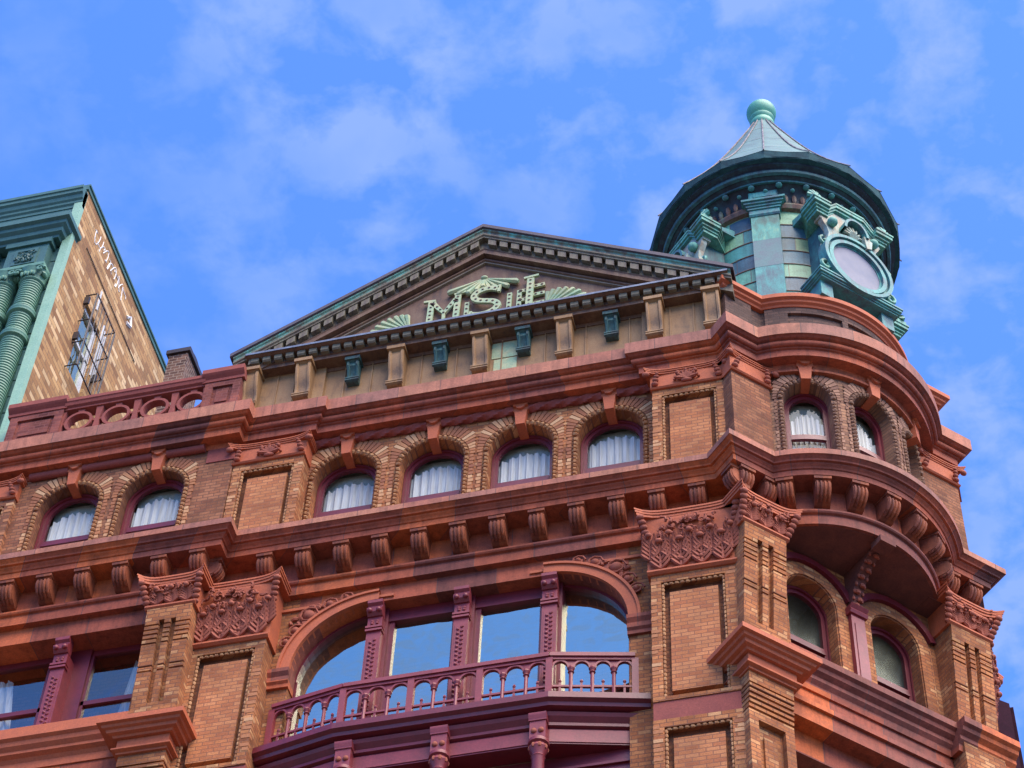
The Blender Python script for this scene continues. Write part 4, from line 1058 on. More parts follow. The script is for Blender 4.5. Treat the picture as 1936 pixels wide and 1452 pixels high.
rake([(.3, .113), (.497, .113), (.497, .15), (.462, .17), (.452, .215), (.3, .215)], 'cymatium', 'ped_trim', .06)
rake([(-.3, .595), (.33, .595), (.35, .615), (.33, .64), (.33, .755), (.17, .755), (.17, .80), (-.3, .80)], 'raking_architrave', 'ped', .5)
rake([(-.2, .80), (.22, .80), (.24, .82), (.24, .86), (.21, .875), (-.2, .875)], 'raking_moulding', 'ped', .9)
rake([(.0, .88), (.205, .88), (.215, .895), (.205, .915), (.0, .915)], 'raking_bead', 'bead_tan', 1.3)
for sg in (-1, 1):
    sl = (ZR-ZE)/(PXC-PX0); x = .10; d0 = None
    while x < 4.5:
        f = Matrix.Translation((PXC+sg*x, 0, ZR-sl*x-.345))
        if d0 is None:
            dn = MB(); ix = [dn.p(u, w, z) for u, z in ((0, 0), (sg*.165, -sl*.165), (sg*.165, -sl*.165-.185), (0, -.185)) for w in (.25, .42)]
            dn.f += [[ix[1], ix[3], ix[5], ix[7]], [ix[0], ix[1], ix[7], ix[6]], [ix[2], ix[3], ix[5], ix[4]], [ix[4], ix[5], ix[7], ix[6]], [ix[0], ix[1], ix[3], ix[2]], [ix[0], ix[2], ix[4], ix[6]]]
            d0 = dn.build('dentil', 'ped_dentil', po, f)
        else: dup(d0, po, f)
        x += .243
mb = MB(); sl = (ZR-ZE)/(PXC-PX0); mb.poly([(PX0+.9, .15, 38.3), (PX1-.9, .15, 38.3), (PXC, .15, ZR-.85)]); mb.build('tympanum', 'ped', po, I4)
mb = MB(); mb.plan([(PX0+.3, .0), (PX1-.3, .0), (PX1-.3, -4), (PX0+.3, -4)], 38.2, 38.25); mb.build('pediment_roof', 'roof', po, I4)
mb = MB(); mb.grid([[(PX0+.02, -.4, ZE-.03), (PXC, -.4, ZR-.03), (PX1-.02, -.4, ZE-.03)], [(PX0+.02, -4.5, ZE-.03), (PXC, -4.5, ZR-.03), (PX1-.02, -4.5, ZE-.03)]]); mb.build('gable_roof', 'roof', po, I4)
# consoles of the frieze
def console(name, mat, hw, zt, zb, d0, frame):
    mb = MB(); m_ = (zt+zb)/2
    pr_ = [(-.05, zt), (d0+.10, zt), (d0+.10, zt-.09), (d0+.05, zt-.12), (d0+.06, zt-.22), (d0+.01, m_+.05), (d0-.06, m_-.15), (d0-.08, zb+.20), (d0-.05, zb+.14), (d0, zb+.11), (d0, zb+.03), (d0-.04, zb), (-.05, zb)]
    mb.prof(pr_, -hw, hw)
    for u in (-hw+.03, hw-.03): mb.tube([(u, w+.005, z) for w, z in pr_[3:9]], .035, 6)
    mb.box(-hw-.03, hw+.03, -.05, d0+.13, zt-.09, zt+.0)
    for z in (zb+.055, zb+.115): mb.tube([(-hw-.02, d0-.01, z), (hw+.02, d0-.01, z)], .03, 6)
    return mb.build(name, mat, po, frame, True, split=False)
c0 = console('console', 'ped_frieze', .15, 38.06, 36.98, .22, Matrix.Translation((-9.90, 0, 0)))
for x, w in ((-8.23, 0), (-6.58, 0), (-11.75, .09), (-4.82, .09), (-12.82, .09), (-3.72, .09)): dup(c0, po, Matrix.Translation((x, -w, 0)))
c1 = console('console', 'ped_green', .12, 38.06, 37.42, .14, Matrix.Translation((-10.80, 0, 0)))
for x in (-9.05, -7.40, -5.68): dup(c1, po, Matrix.Translation((x, 0, 0)))
# fans
def fan(u, z, r, a0, a1, n, w=.02):
    mb = MB()
    for i in range(n):
        a = R(a0+(a1-a0)*(i+.5)/n); rr = r(i, n) if callable(r) else r
        pts = [(u+math.cos(a)*rr*t, w+.03+.05*t, z+math.sin(a)*rr*t) for t in (.1, .4, .7, .95, 1.0)]
        mb.tube(pts, lambda q, r_=rr: (.018+.062*q) if q < .97 else .04, 6)
    mb.ball(u, w+.05, z, .075, .05, .05, 8, 5)
    mb.build('fan_ornament', 'letter', po, I4, True)
fan(-9.72, 38.66, lambda i, n: .80-.32*i/(n-1), 178, 92, 7, .15)
fan(-6.98, 38.66, lambda i, n: .42+.42*i/(n-1), 88, 2, 7, .15)
fan(-8.26, 40.02, lambda i, n: .40+.42*abs(i-(n-1)/2)/((n-1)/2), 200, 340, 9, .15)
# monogram letters: studded flat strokes
def strokes(lines, wd, w, name='letter'):
    mb = MB(); st = MB()
    for ln in lines:
        pts = [Vector((a, b)) for a, b in ln]; L_, R_l = [], []
        for i, q in enumerate(pts):
            d = (pts[min(i+1, len(pts)-1)]-pts[max(i-1, 0)]).normalized(); n = Vector((-d.y, d.x))*wd/2
            L_.append(q+n); R_l.append(q-n)
        rows = [[(l.x, w+.0, l.y), (l.x, w+.05, l.y), (r.x, w+.05, r.y), (r.x, w, r.y)] for l, r in zip(L_, R_l)]
        ix = mb.grid(rows, True); mb.f += [ix[0], ix[-1]]
        if wd < .07: continue
        tot = sum((b-a).length for a, b in zip(pts, pts[1:])); k = max(2, int(tot/.125)); acc = 0; tgt = [(i+.5)*tot/k for i in range(k)]
        for a, b in zip(pts, pts[1:]):
            l = (b-a).length
            for t in [t for t in tgt if acc <= t < acc+l]:
                q = a+(b-a)*((t-acc)/l); st.ball(q.x, w+.048, q.y, .032, .022, .024, 6, 4)
            acc += l
    o = mb.build(name, 'letter', po, I4); st.build('stud', 'stud', o, I4, True)
def smooth_line(p, n=4):
    out = []
    for i in range(len(p)-1):
        p0, p1, p2, p3 = p[max(i-1, 0)], p[i], p[i+1], p[min(i+2, len(p)-1)]
        for k in range(n):
            t = k/n; out.append(tuple(.5*((2*b)+(-a+c)*t+(2*a-5*b+4*c-d)*t*t+(-a+3*b-3*c+d)*t**3) for a, b, c, d in zip(p0, p1, p2, p3)))
    return out+[p[-1]]
zb = 38.66
strokes([[(-9.32, zb), (-9.30, zb+.78)], [(-9.28, zb+.74), (-9.03, zb+.34), (-8.79, zb+.74)], [(-8.78, zb), (-8.76, zb+.86)]], .125, .20)
strokes([[(-9.44, zb+.02), (-9.20, zb+.02)], [(-9.46, zb+.82), (-9.22, zb+.80)], [(-8.92, zb+.02), (-8.66, zb+.02)], [(-8.84, zb+.90), (-8.60, zb+.94)], [(-9.03, zb+.03), (-9.03, zb+.30)]], .06, .20)
S = [(-7.94, zb+.78), (-8.06, zb+.84), (-8.22, zb+.84), (-8.37, zb+.76), (-8.42, zb+.62), (-8.33, zb+.50), (-8.17, zb+.44), (-8.01, zb+.38), (-7.92, zb+.26), (-7.98, zb+.12), (-8.14, zb+.03), (-8.32, zb+.02), (-8.46, zb+.06)]
strokes([smooth_line(S)], .135, .24)
strokes([[(-7.92, zb+.68), (-7.90, zb+.90)], [(-8.48, zb-.04), (-8.46, zb+.16)]], .06, .24)
strokes([[(-7.30, zb+.02), (-7.28, zb+.96)]], .14, .22)
strokes([[(-7.44, zb+.0), (-7.14, zb+.0)], [(-7.42, zb+1.0), (-7.12, zb+1.04)]], .06, .22)
strokes([[(-8.58, zb), (-8.57, zb+.60)], [(-7.72, zb), (-7.71, zb+.66)], [(-7.52, zb), (-7.51, zb+.70)], [(-7.52, zb+.06), (-7.34, zb+.06)], [(-7.52, zb+.36), (-7.34, zb+.36)], [(-7.52, zb+.66), (-7.34, zb+.66)], [(-7.24, zb+.16), (-7.0, zb+.18)], [(-7.24, zb+.46), (-7.0, zb+.48)], [(-7.24, zb+.74), (-7.0, zb+.77)]], .095, .165)

# ================================================================== brick parapet under the turret
par_path = []
R0 = 2.27; h = math.sqrt(R0*R0-1.50**2); a_ = math.atan2(h, 1.50)
arc = [Bxy(2.56+R0*math.sin(-a_+2*a_*i/48), -1.61+R0*math.cos(-a_+2*a_*i/48)) for i in range(49)]
q2 = Vector(Bxy(.02, -.11)); k = (-q2.y+.10)/.70711
par = [(q2.x-.70711*k, .10), tuple(q2)]+arc+[Bxy(5.10, -.11)]
q5 = Vector(Bxy(5.10, -.11)); par += [tuple(q5-Vector((N45.x, N45.y))*k)]
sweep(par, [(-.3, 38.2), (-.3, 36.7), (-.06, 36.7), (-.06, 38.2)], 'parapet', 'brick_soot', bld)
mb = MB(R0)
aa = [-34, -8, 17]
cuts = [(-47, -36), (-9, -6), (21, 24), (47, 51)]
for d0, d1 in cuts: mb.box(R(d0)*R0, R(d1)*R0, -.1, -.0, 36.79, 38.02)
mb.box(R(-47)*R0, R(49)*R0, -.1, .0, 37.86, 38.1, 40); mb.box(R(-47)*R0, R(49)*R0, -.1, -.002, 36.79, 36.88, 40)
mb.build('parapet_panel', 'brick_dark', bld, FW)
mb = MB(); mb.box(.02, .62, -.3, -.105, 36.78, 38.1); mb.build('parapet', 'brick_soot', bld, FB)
sweep(par, [(-.32, 38.30), (-.32, 38.04), (.02, 38.04), (.04, 38.08), (.09, 38.11), (.10, 38.16), (.16, 38.19), (.16, 38.30)], 'parapet_coping', 'tc_cap', bld)

# ================================================================== copper turret
tur = empty('turret', AX); tur.parent = bld; tur.matrix_basis = WM[bld.name].inverted() @ FW; WM[tur.name] = FW
FT = FW
mb = MB(); mb.lathe([(2.35, 38.25), (2.1, 38.36), (1.98, 38.5), (1.92, 38.75), (1.90, 39.0), (1.90, 42.2)], 64)
mb.build('drum', 'drum', tur, FT, True)
mb = MB()
for z in (38.64, 39.10, 39.56, 40.02, 40.48, 40.94, 41.40): mb.lathe([(1.895, z-.022), (1.918, z-.008), (1.918, z+.008), (1.895, z+.022)], 64)
mb.build('drum_joint', 'verd_brown', tur, FT)
mb = MB(); mb.lathe([(1.90, 41.88), (1.99, 41.90), (2.03, 41.98), (2.02, 42.04), (1.97, 42.06), (1.97, 42.0)], 64); mb.build('string_course', 'verd_brown', tur, FT)
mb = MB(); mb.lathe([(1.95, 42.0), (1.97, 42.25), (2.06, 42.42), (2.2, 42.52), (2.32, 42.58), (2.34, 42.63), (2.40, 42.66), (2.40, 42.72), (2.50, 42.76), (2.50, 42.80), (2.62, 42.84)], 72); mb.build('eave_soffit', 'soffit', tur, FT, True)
mb = MB(); mb.lathe([(2.335, 42.575), (2.40, 42.60), (2.42, 42.65), (2.39, 42.69), (2.33, 42.69)], 72); mb.lathe([(2.2, 42.49), (2.24, 42.49), (2.25, 42.53), (2.2, 42.55)], 72); mb.build('eave_moulding', 'verd_dk', tur, FT, True)
mb = MB()
for k in range(72):      # upright leaves round the frieze
    a = 2*math.pi*k/72; mb.ball(2.0*math.sin(a), 2.0*math.cos(a), 42.19, .055, .055, .15, 6, 5)
mb.build('leaf_frieze', 'verd_brown', tur, FT, True)
mb = MB()
for k in range(48):
    a = 2*math.pi*(k+.5)/48; s = .072 if k % 2 else .05; rr = 2.17 if k % 2 else 2.11; mb.ball(rr*math.sin(a), rr*math.cos(a), 42.46 if k % 2 else 42.36, s, s, s*.8, 8, 5)
mb.build('eave_bead', 'verd_b', tur, FT, True)
# roof: concave cone with ribs and a scalloped rim
NR = 18
def roof_r(t): return 2.66*(1-t)**1.06*(1-.07*math.sin(math.pi*t))+.27*t
mb = MB(); rows = []
for i in range(19):
    t = i/18; rr = roof_r(t); z = 43.06+5.1*t; row = []
    for k in range(NR*4):
        a = 2*math.pi*k/(NR*4); sc_ = abs(math.sin(a*NR/2)); q = rr*(1-.012*sc_); row.append((q*math.sin(a), q*math.cos(a), z-(.05*sc_*(1-t)**6)))
    rows.append(row)
mb.grid(rows, True); mb.build('roof', 'cone', tur, FT, True)
mb = MB(); rows = []
for rr, z in ((2.50, 42.80), (2.63, 42.82), (2.655, 43.055)):
    rows.append([((rr*(1-.012*abs(math.sin(2*math.pi*k/8)))) * math.sin(2*math.pi*k/(NR*4)), rr*(1-.012*abs(math.sin(2*math.pi*k/8)))*math.cos(2*math.pi*k/(NR*4)), z-(.05*abs(math.sin(2*math.pi*k/8)) if z > 43 else 0)) for k in range(NR*4)])
mb.grid(rows, True); mb.build('eave', 'eave', tur, FT)
mb = MB()
for k in range(NR):
    a = 2*math.pi*k/NR; ca, sa = math.sin(a), math.cos(a)
    pts = [((roof_r(i/14)+.012)*ca, (roof_r(i/14)+.012)*sa, 43.06+5.1*i/14+.015) for i in range(15)]
    mb.tube([(2.69*ca, 2.69*sa, 43.04)]+pts, .016, 5)
mb.build('roof_seam', 'seam', tur, FT, True)
mb = MB()
for t in (.28, .55, .8): rr = roof_r(t)+.004; mb.lathe([(rr+.006, 43.06+5.1*t), (rr-.004, 43.06+5.1*t+.02)], 44)
mb.build('roof_lap', 'seam', tur, FT)
mb = MB(); mb.lathe([(.0, 47.9), (.29, 47.9), (.29, 48.05), (.27, 48.12), (.25, 48.20), (.28, 48.25), (.28, 48.36), (.25, 48.44), (.29, 48.50), (.29, 48.56), (.24, 48.60)] + [(.345*math.sin(R(a)), 48.86-.35*math.cos(R(a))) for a in range(46, 181, 9)], 28); mb.build('finial', 'ball', tur, FT, True)

def T(a): return FT @ Matrix.Rotation(a, 4, 'Z')
# pilasters between the dormers
for a in (R(-43), R(47), R(137), R(-133)):
    f = T(a); pm = MB(); pm.box(-.34, .34, 1.7, 2.03, 38.30, 38.80); pm.box(-.28, .28, 1.7, 2.0, 38.83, 41.66)
    pm.prof([(1.7, 41.62), (2.02, 41.62), (2.05, 41.66), (2.05, 41.70), (2.01, 41.72), (2.01, 41.86), (1.7, 41.86)], -.31, .31)
    for i, (e, z) in enumerate(((.03, 41.86), (.06, 41.92), (.10, 41.98))): pm.box(-.31-e, .31+e, 1.7, 2.01+e, z, z+.06)
    pm.box(-.45, .45, 1.7, 2.15, 42.04, 42.10)
    po_ = pm.build('drum_pilaster', 'verd_b', tur, f)
    pn = MB(); pn.box(-.285, .285, 1.9, 2.004, 40.78, 41.62); pn.build('upper_sheet', 'verd', tur, f)
    pn = MB(); pn.box(-.284, .284, 1.9, 2.003, 39.86, 40.78); pn.build('slate_sheet', 'slate', tur, f)
    bl = MB(); bl.box(-.30, .30, 1.7, 2.06, 42.10, 42.44); bl.box(-.27, .27, 2.06, 2.085, 42.14, 42.40); bl.box(-.20, .20, 2.08, 2.10, 42.2, 42.34); bl.build('entablature_block', 'verd_b', tur, f)
# dormers with oval windows
def dormer(a):
    f = T(a); W0 = 2.42
    d = MB()
    # flared front sheet: scrolls at the foot, waist, wide head
    left = [(-.98, 38.86), (-1.0, 38.98), (-.98, 39.12), (-.90, 39.26), (-.84, 39.42), (-.84, 39.65), (-.86, 39.85), (-.82, 40.02), (-.70, 40.18), (-.66, 40.35), (-.70, 40.52), (-.80, 40.66), (-.84, 40.80)]
    left = [(u*.86, z+.16*(z-38.8)/2) for u, z in left]; d.plate(left+[(-u, z) for u, z in left[::-1]], W0-.13, W0)
    do = d.build('dormer', 'verd_pale', tur, f)
    bd = MB(); bd.box(-.60, .60, 1.5, W0-.12, 38.86, 41.02); bd.build('dormer_body', 'verd_dk', do, f)
    sh = MB()      # foot shelf and its brackets
    for e, z0_, z1_ in ((.0, 38.68, 38.72), (.03, 38.72, 38.76), (.07, 38.76, 38.82), (.09, 38.82, 38.86)): sh.box(-.90-e, .90+e, W0-.55, W0+.02+e, z0_+.04, z1_+.04)
    for u in (-.72, .72): sh.box(u-.14, u+.14, 1.5, W0-.08, 38.30, 38.74)
    sh.build('dormer_sill', 'verd_b', do, f)
    tp = MB()      # broken entablature with blocks set forward at both ends
    steps = ((.0, 40.98, 41.06), (.03, 41.06, 41.12), (.07, 41.12, 41.19), (.12, 41.19, 41.28), (.14, 41.28, 41.33))
    for e, z0_, z1_ in steps:
        for sg in (-1, 1):
            pts = [(.56*sg, 1.7), (.56*sg, W0+.04+e), ((.84+e)*sg, W0+.04+e), ((.84+e)*sg, W0-.30)]; tp.plan(pts[::sg], z0_, z1_)
        rise = .28
        tp.prof([(1.5, z0_+rise), (W0-.02+e*.7, z0_+rise), (W0-.02+e*.7, z1_+rise), (1.5, z1_+rise)], -.34, .34)
        for sg in (-1, 1):
            q = [(sg*.34, z0_+rise), (sg*.56, z0_), (sg*.56, z1_), (sg*.34, z1_+rise)]; tp.plate(q, 1.5, W0-.02+e*.7)
    tp.build('dormer_entablature', 'verd', do, f)
    hd = MB(); hd.plate([(-.74, 40.9), (-.74, 41.1), (-.54, 41.12), (-.34, 41.35), (.34, 41.35), (.54, 41.12), (.74, 41.1), (.74, 40.9)], W0-.2, W0-.01); hd.build('dormer_head', 'verd_pale', do, f)
    rf = MB(); rf.prof([(1.5, 41.33), (2.45, 41.33), (1.5, 41.62)], -.86, .86); rf.build('dormer_roof', 'verd_b', do, f)
    ac = MB()
    for sg in (-1, 1):
        ac.box(sg*.84-.13, sg*.84+.13, W0-.1, W0+.12, 41.33, 41.42)
        for i in range(6):
            an = R(12+31*i); ac.tube([(sg*.84+math.cos(an)*.04, W0+.08, 41.42+math.sin(an)*.05), (sg*.84+math.cos(an)*.17, W0+.0, 41.42+math.sin(an)*.24)], lambda q: .03+.035*q, 6)
    ac.build('acroterion', 'verd', do, f, True)
    ov = MB(); oc = (0.0, 39.62)
    for ru, rz, bnd, w0_, w1_ in ((.56, .62, .05, W0-.1, W0+.03), (.60, .66, .09, W0-.1, W0+.10), (.69, .75, .05, W0-.1, W0+.05), (.74, .80, .08, W0-.1, W0+.13)):
        ov.ring(oc[0], oc[1], ru, rz, bnd, w0_, w1_, 40)
    ow = ov.build('oval_window', 'verd_b', do, f, True)
    gl = MB(); gl.poly([(.565*math.cos(R(9*i)), W0+.015, oc[1]+.625*math.sin(R(9*i))) for i in range(40)]); gl.build('pane', 'oval', ow, f)
    sc_ = MB()
    for sg in (-1, 1):
        pts = [(sg*(.76-math.cos(k*.7)*(.17-.012*k)), W0+.03, 39.16+math.sin(k*.7)*(.17-.012*k)) for k in range(12)]; sc_.tube(pts, .04, 6)
        pts = [(sg*(.72-math.cos(k*.7+2)*(.15-.012*k)), W0+.03, 40.0+math.sin(k*.7+2)*(.15-.012*k)) for k in range(11)]; sc_.tube(pts, .035, 6)
        sc_.ball(sg*.50, W0+.07, 40.80, .11, .11, .11, 12, 7)
    sc_.build('scroll', 'verd', do, f, True)
    ni = MB(); ni.ring(.0, 40.68, .24, .36, .06, W0, W0+.20, 16, 0, math.pi); ni.build('niche_rim', 'verd_b', do, f)
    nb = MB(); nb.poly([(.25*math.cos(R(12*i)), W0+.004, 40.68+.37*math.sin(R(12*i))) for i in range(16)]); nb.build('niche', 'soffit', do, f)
    fl = MB()
    for i in range(7):
        an = R(15+25*i); fl.tube([(math.cos(an)*.05, W0+.02, 40.60+math.sin(an)*.05), (math.cos(an)*.12, W0+.09, 40.62+math.sin(an)*.16), (math.cos(an)*.22, W0+.05, 40.64+math.sin(an)*.32)], lambda q: .02+.02*q, 6)
    fl.plate([(.20, 40.74), (.40, 40.66), (.36, 40.40), (.24, 40.34), (.22, 40.5)], W0, W0+.16)
    fl.build('shell', 'verd_pale', do, f, True)
m_o, nt_o, b_o = base_mat('milky_oval_pane', .55, .15); b_o.inputs['Base Color'].default_value = (.30, .32, .38, 1); M['oval'] = m_o
nz_ = noise(nt_o, N(nt_o, 'ShaderNodeTexCoord').outputs['Object'], 2.0, 5, .6); nt_o.links.new(ramp(nt_o, nz_.outputs[0], [(.3, (.13, .15, .21)), (.7, (.22, .22, .26))]).outputs[0], b_o.inputs['Base Color'])
for a in (0, R(-90), R(90), R(180)): dormer(a)

# ================================================================== side street face (seen edge-on)
mb = MB(); mb.box(.35, 14, -1.2, -.75, 24, 36.9); mb.build('wall', 'brick_brown', bld, FC)
mb = MB(); mb.box(.05, 1.25, -1.0, -.42, 32.9, 36.1); ps = mb.build('pilaster', 'brick_brown', bld, FC); upper_capital(.1, 1.25, -.42, 35.5, FC, ps)
mb = MB(); mb.box(.05, 1.3, -.8, -.12, 24, 30.5); ps = mb.build('pilaster', 'brick', bld, FC); big_capital(.05, 1.3, -.12, 30.5, 31.95, FC, ps, 60, 33)
mb = MB(); mb.prof([(-.9, 36.8), (-.35, 36.8), (-.35, 38.0), (-.3, 38.2), (-.15, 38.25), (-.15, 38.4), (-.9, 38.4)], 1.2, 6); mb.build('parapet', 'tc', bld, FC)
mb = MB(); mb.plan([(1.6, -.4), (2.1, .22), (5.2, .22), (5.7, -.4)], 20, 31.85); bwd = mb.build('bay_window', 'maroon_dk', bld, FC)
mb = MB()
for k in range(4): mb.box(2.15+.75*k, 2.25+.75*k, .2, .28, 20, 31.8)
for z in (25.0, 27.8, 30.9): mb.box(2.1, 5.2, .2, .27, z, z+.12)
mb.build('frame', 'maroon_dk', bwd, FC)
# body of the building so that nothing is hollow from the street
mb = MB(); mb.plan([(-18, -1.3), (-3.9, -1.3), (-.9, -4.3), (-.9, -16), (-18, -16)], 0, 36.55); mb.build('body', 'brick_brown', bld, I4)
mb = MB(); mb.plan([(-18, .0), (-3.75, .0), (-3.5, .2), (.1, -3.4), (-.1, -3.9), (-.1, -16), (-1, -16), (-1, -4.4), (-3.9, -1.5), (-18, -1.5)], 0, 23.6); mb.build('lower_facade', 'brick', bld, I4)

# ================================================================== green neighbour
nb = empty('neighbour_building', (-21, 6, 0), 'tall building with green painted cast iron front and pale brick side wall', 'building')
NX = -18.03
mb = MB(); mb.box(-26, NX-.5, -9, -.28, 0, 46.3); mb.build('brick_body', 'brick_party', nb, I4)
w_y0, w_y1, w_z0, w_z1 = 1.28, 2.15, 41.7, 44.1
def sidew(): return Matrix.Translation((NX, 0, 0)) @ Matrix.Rotation(R(90), 4, 'Z')     # u = +y, w = +x
FS = sidew()
mb = MB(); zt_, ye = 46.90, 5.95
for a, b, c_, d in ((-.0, w_y0, 20, zt_), (w_y1, ye, 20, zt_), (w_y0, w_y1, 20, w_z0), (w_y0, w_y1, w_z1, zt_)): mb.poly([(a, .02, c_), (b, .02, c_), (b, .02, d), (a, .02, d)])
e = [(w_y0, w_z0), (w_y1, w_z0), (w_y1, w_z1), (w_y0, w_z1), (w_y0, w_z0)]
mb.grid([[(u, .02, z) for u, z in e], [(u, -.16, z) for u, z in e]])
mb.poly([(ye, .02, 20), (ye, -3, 20), (ye, -3, zt_), (ye, .02, zt_)])
mb.build('side_wall', 'brick_party', nb, FS)
mb = MB()
for a, b, c_, d in ((w_y0, w_y0+.08, w_z0, w_z1), (w_y1-.16, w_y1, w_z0, w_z1), (w_y0, w_y1, w_z0, w_z0+.1), (w_y0, w_y1, w_z1-.1, w_z1), (w_y0, w_y1, 42.85, 42.93)): mb.box(a, b, -.15, -.06, c_, d)
for k in range(3): mb.box(w_y1+.05+.09*k, w_y1+.085+.09*k, .02, .045, w_z0+.9, w_z1+.35-.1*k)
sw_ = mb.build('window', 'white', nb, FS)
mb = MB(); mb.poly([(w_y0, -.11, w_z0), (w_y1, -.11, w_z0), (w_y1, -.11, w_z1), (w_y0, -.11, w_z1)]); mb.build('pane', 'glass_sky', sw_, FS)
mb = MB(); mb.poly([(w_y0, -.159, w_z0), (w_y1, -.159, w_z0), (w_y1, -.159, w_z1), (w_y0, -.159, w_z1)]); mb.build('room_lining', 'inside', sw_, FS)
mb = MB()
def rod(a, b, r=.016): mb.tube([a, b], r, 6)
for u in [w_y0-.06+.16*i for i in range(8)]: rod((u, .30, w_z0-.1), (u, .30, w_z1+.1), .011)
for z in (w_z0-.1, w_z0+.75, w_z0+1.55, w_z1+.1):
    rod((w_y0-.1, .30, z), (w_y1+.15, .30, z)); rod((w_y0-.1, .0, z), (w_y0-.1, .30, z)); rod((w_y1+.15, .0, z), (w_y1+.15, .30, z))
for u in (w_y0-.1, w_y1+.15): rod((u, .30, w_z0-.1), (u, .30, w_z1+.1))
for u, z in ((w_y0-.12, w_z0+.95), (w_y0-.1, w_z0+2.3), (w_y1+.18, w_z0+.9)): mb.box(u-.03, u+.03, .02, .14, z-.12, z+.12)
mb.build('window_grille', 'iron', sw_, FS)
mb = MB(); mb.prof([(-.4, zt_-.16), (.05, zt_-.16), (.05, zt_-.04), (.08, zt_-.03), (.08, zt_+.03), (-.4, zt_+.03)], -.05, ye+.05); mb.build('coping', 'gr', nb, FS)
# graffiti along the top of the side wall
mb = MB(); rnd = random.Random(11)
y = .75; z = 46.15
for k in range(9):
    pts = []
    for i in range(12):
        t = i/11; pts.append((y+.20*t+.08*math.sin(t*7+k*1.7), .022, z+.19*math.sin(t*5.5+k*2.1)+.08*math.cos(t*11+k)))
    mb.tube(pts, .013, 5); y += .22; z += .012
mb.tube([(3.05, .024, 45.9), (3.2, .024, 46.1), (3.3, .024, 45.85), (3.1, .024, 45.75)], .05, 5)
mb.build('graffiti', 'graf', nb, FS, True)
for (a, b, c_, d) in ((4.4, 4.46, 40.3, 40.9), (1.7, 1.74, 44.4, 45.1)):
    mb = MB(); mb.box(a, b, .02, .05, c_, d); mb.build('conduit', 'white', nb, FS)
mb = MB(); mb.tube([(.62, .035, 45.3), (3.9, .035, 45.25)], .012, 5); mb.build('cable', 'iron', nb, FS)
# front: corner board, rusticated wall, cornice, entablature block, columns
mb = MB(); mb.box(-18.19, NX+.03, -.06, .09, 20, 46.60); mb.build('corner_board', 'gr_l', nb, I4)
mb = MB()
z = 30.0
while z < 45: mb.box(-26, -18.20, -.28, -.02, z, z+.50); mb.box(-26, -18.20, -.28, -.06, z+.50, z+.54); z += .54
mb.build('front_wall', 'gr', nb, I4)
def corn(x1, z0, prof, mat='gr', name='cornice', wbase=0.0):
    return sweep([(-27, -wbase), (x1, -wbase)] + ([] if x1 > -18.1 else [(x1, .2)]), [(w, z0+z) for w, z in prof], name, mat, nb)
corn(NX+.03, 46.02, [(-.05, .0), (.06, .0), (.06, .10), (.10, .14), (.10, .22), (.14, .26), (.17, .36), (.22, .40), (.22, .50), (.25, .52), (.25, .62), (-.05, .62)])
mb = MB(); mb.box(-26, -18.20, -.3, .04, 44.7, 46.04); mb.box(-26, -18.42, -.3, .07, 45.35, 45.9); mb.build('frieze', 'gr', nb, I4)
corn(-18.46, 44.58, [(-.3, .0), (.24, .0), (.26, .06), (.34, .10), (.36, .20), (.44, .26), (.46, .34), (.54, .38), (.54, .52), (-.3, .60)])
mb = MB(); mb.box(-19.36, -18.40, -.1, .22, 43.40, 44.58); mb.box(-19.42, -18.34, -.1, .28, 44.42, 44.58)
panel_frame(mb, -19.16, -18.60, 43.70, 44.28, .262, .08, .03); eb = mb.build('entablature_block', 'gr', nb, I4)
fo = MB(); foliage(fo, -19.04, -18.72, 43.80, 44.14, .23, 77, 26, .7, .0); fo.build('carved_panel', 'gr', eb, I4, True)
mb = MB(); mb.ring(-18.88, 43.36, .20, .20, .08, .1, .26, 18, 0, math.pi); mb.build('arch', 'gr', eb, I4)
mb = MB(); mb.box(-26, -19.36, -.4, -.2, 43.5, 44.6)
for k in range(5): mb.box(-19.8-.5*k, -19.65-.5*k, -.3, .1, 43.7, 44.7)
mb.build('recessed_frieze', 'gr', nb, I4)
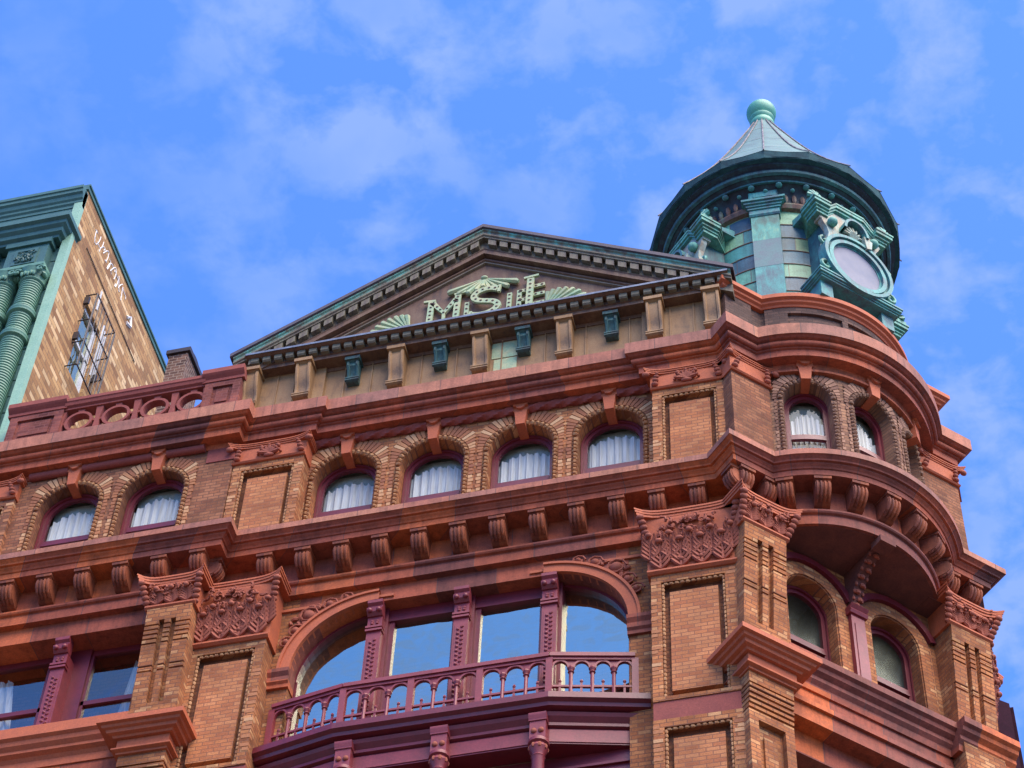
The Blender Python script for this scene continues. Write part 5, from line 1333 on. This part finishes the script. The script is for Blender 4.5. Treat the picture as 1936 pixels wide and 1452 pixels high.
def column(x):
    f = Matrix.Translation((x, -.10, 0)); mb = MB(); pr_ = [(0, 30)]
    z = 30.0
    while z < 42.9:
        r_ = .245
        pr_ += [(r_-.022, z), (r_+.008, z+.025), (r_+.008, z+.055), (r_-.022, z+.08)]; z += .085
    pr_ += [(.24, 42.94), (.0, 42.94)]
    mb.lathe(pr_, 24); o = mb.build('column', 'gr_col', nb, f, True)
    rg = MB()
    for z in (40.9, 41.75): rg.lathe([(.25, z), (.31, z+.02), (.32, z+.06), (.29, z+.09), (.31, z+.12), (.31, z+.16), (.25, z+.19)], 24)
    rg.build('ring', 'gr_col', o, f, True)
    cp_ = MB(); cp_.lathe([(.25, 42.91), (.29, 42.94), (.27, 43.0), (.30, 43.16), (.36, 43.28), (0, 43.28)], 20); cp_.box(-.33, .33, -.30, .33, 43.28, 43.38)
    for d in (-1, 1):
        for wv in (.30,):
            pts = [(d*(.27)+math.cos(k*.75)*(.10-.009*k), wv, 43.16+math.sin(k*.75)*(.10-.009*k)) for k in range(10)]; cp_.tube(pts, .035, 6)
        cp_.ball(d*.3, .12, 43.14, .06, .1, .06, 8, 5)
    for k in range(5): cp_.ball(-.14+.07*k, .29, 43.06+.03*(k % 2), .04, .04, .08, 6, 4)
    cp_.build('capital', 'gr_col', o, f, True)
for x in (-18.56, -19.22): column(x)
mb = MB(); mb.box(-21.4, -19.62, -.3, -.2, 40, 43.2); fw_ = mb.build('window', 'gr', nb, I4)
mb = MB(); mb.poly([(-21.3, -.19, 40.1), (-19.7, -.19, 40.1), (-19.7, -.19, 43.0), (-21.3, -.19, 43.0)]); mb.build('pane', 'glass_sky', fw_, I4)

# ================================================================== ground
def ground(name, mat, pts, z):
    me = bpy.data.meshes.new(name); me.from_pydata([(x, y, z) for x, y in pts], [], [list(range(len(pts)))]); me.materials.append(mat)
    o = bpy.data.objects.new(name, me); C.objects.link(o); o['kind'] = 'structure'; return o
gm = plain_mat('grey_concrete', (.13, .125, .12), (.11, .105, .10), .9, scale=.7, fine=6); am = plain_mat('asphalt', (.055, .055, .058), (.045, .045, .047), .9, scale=.6, fine=20)
ground('ground', gm, [(-900, -900), (900, -900), (900, 900), (-900, 900)], -.12)
ground('road', am, [(-300, -22), (300, -22), (300, -5), (-300, -5)], -.115)
def slab(name, x0, x1, y0, y1):
    mb = MB(); mb.box(x0, x1, -y1, -y0, -.12, .0); M['gm'] = gm; o = mb.build(name, 'gm'); o['kind'] = 'structure'
slab('pavement', -300, 4.5, -5, 0.2); slab('pavement', -300, 4.5, -30, -22)
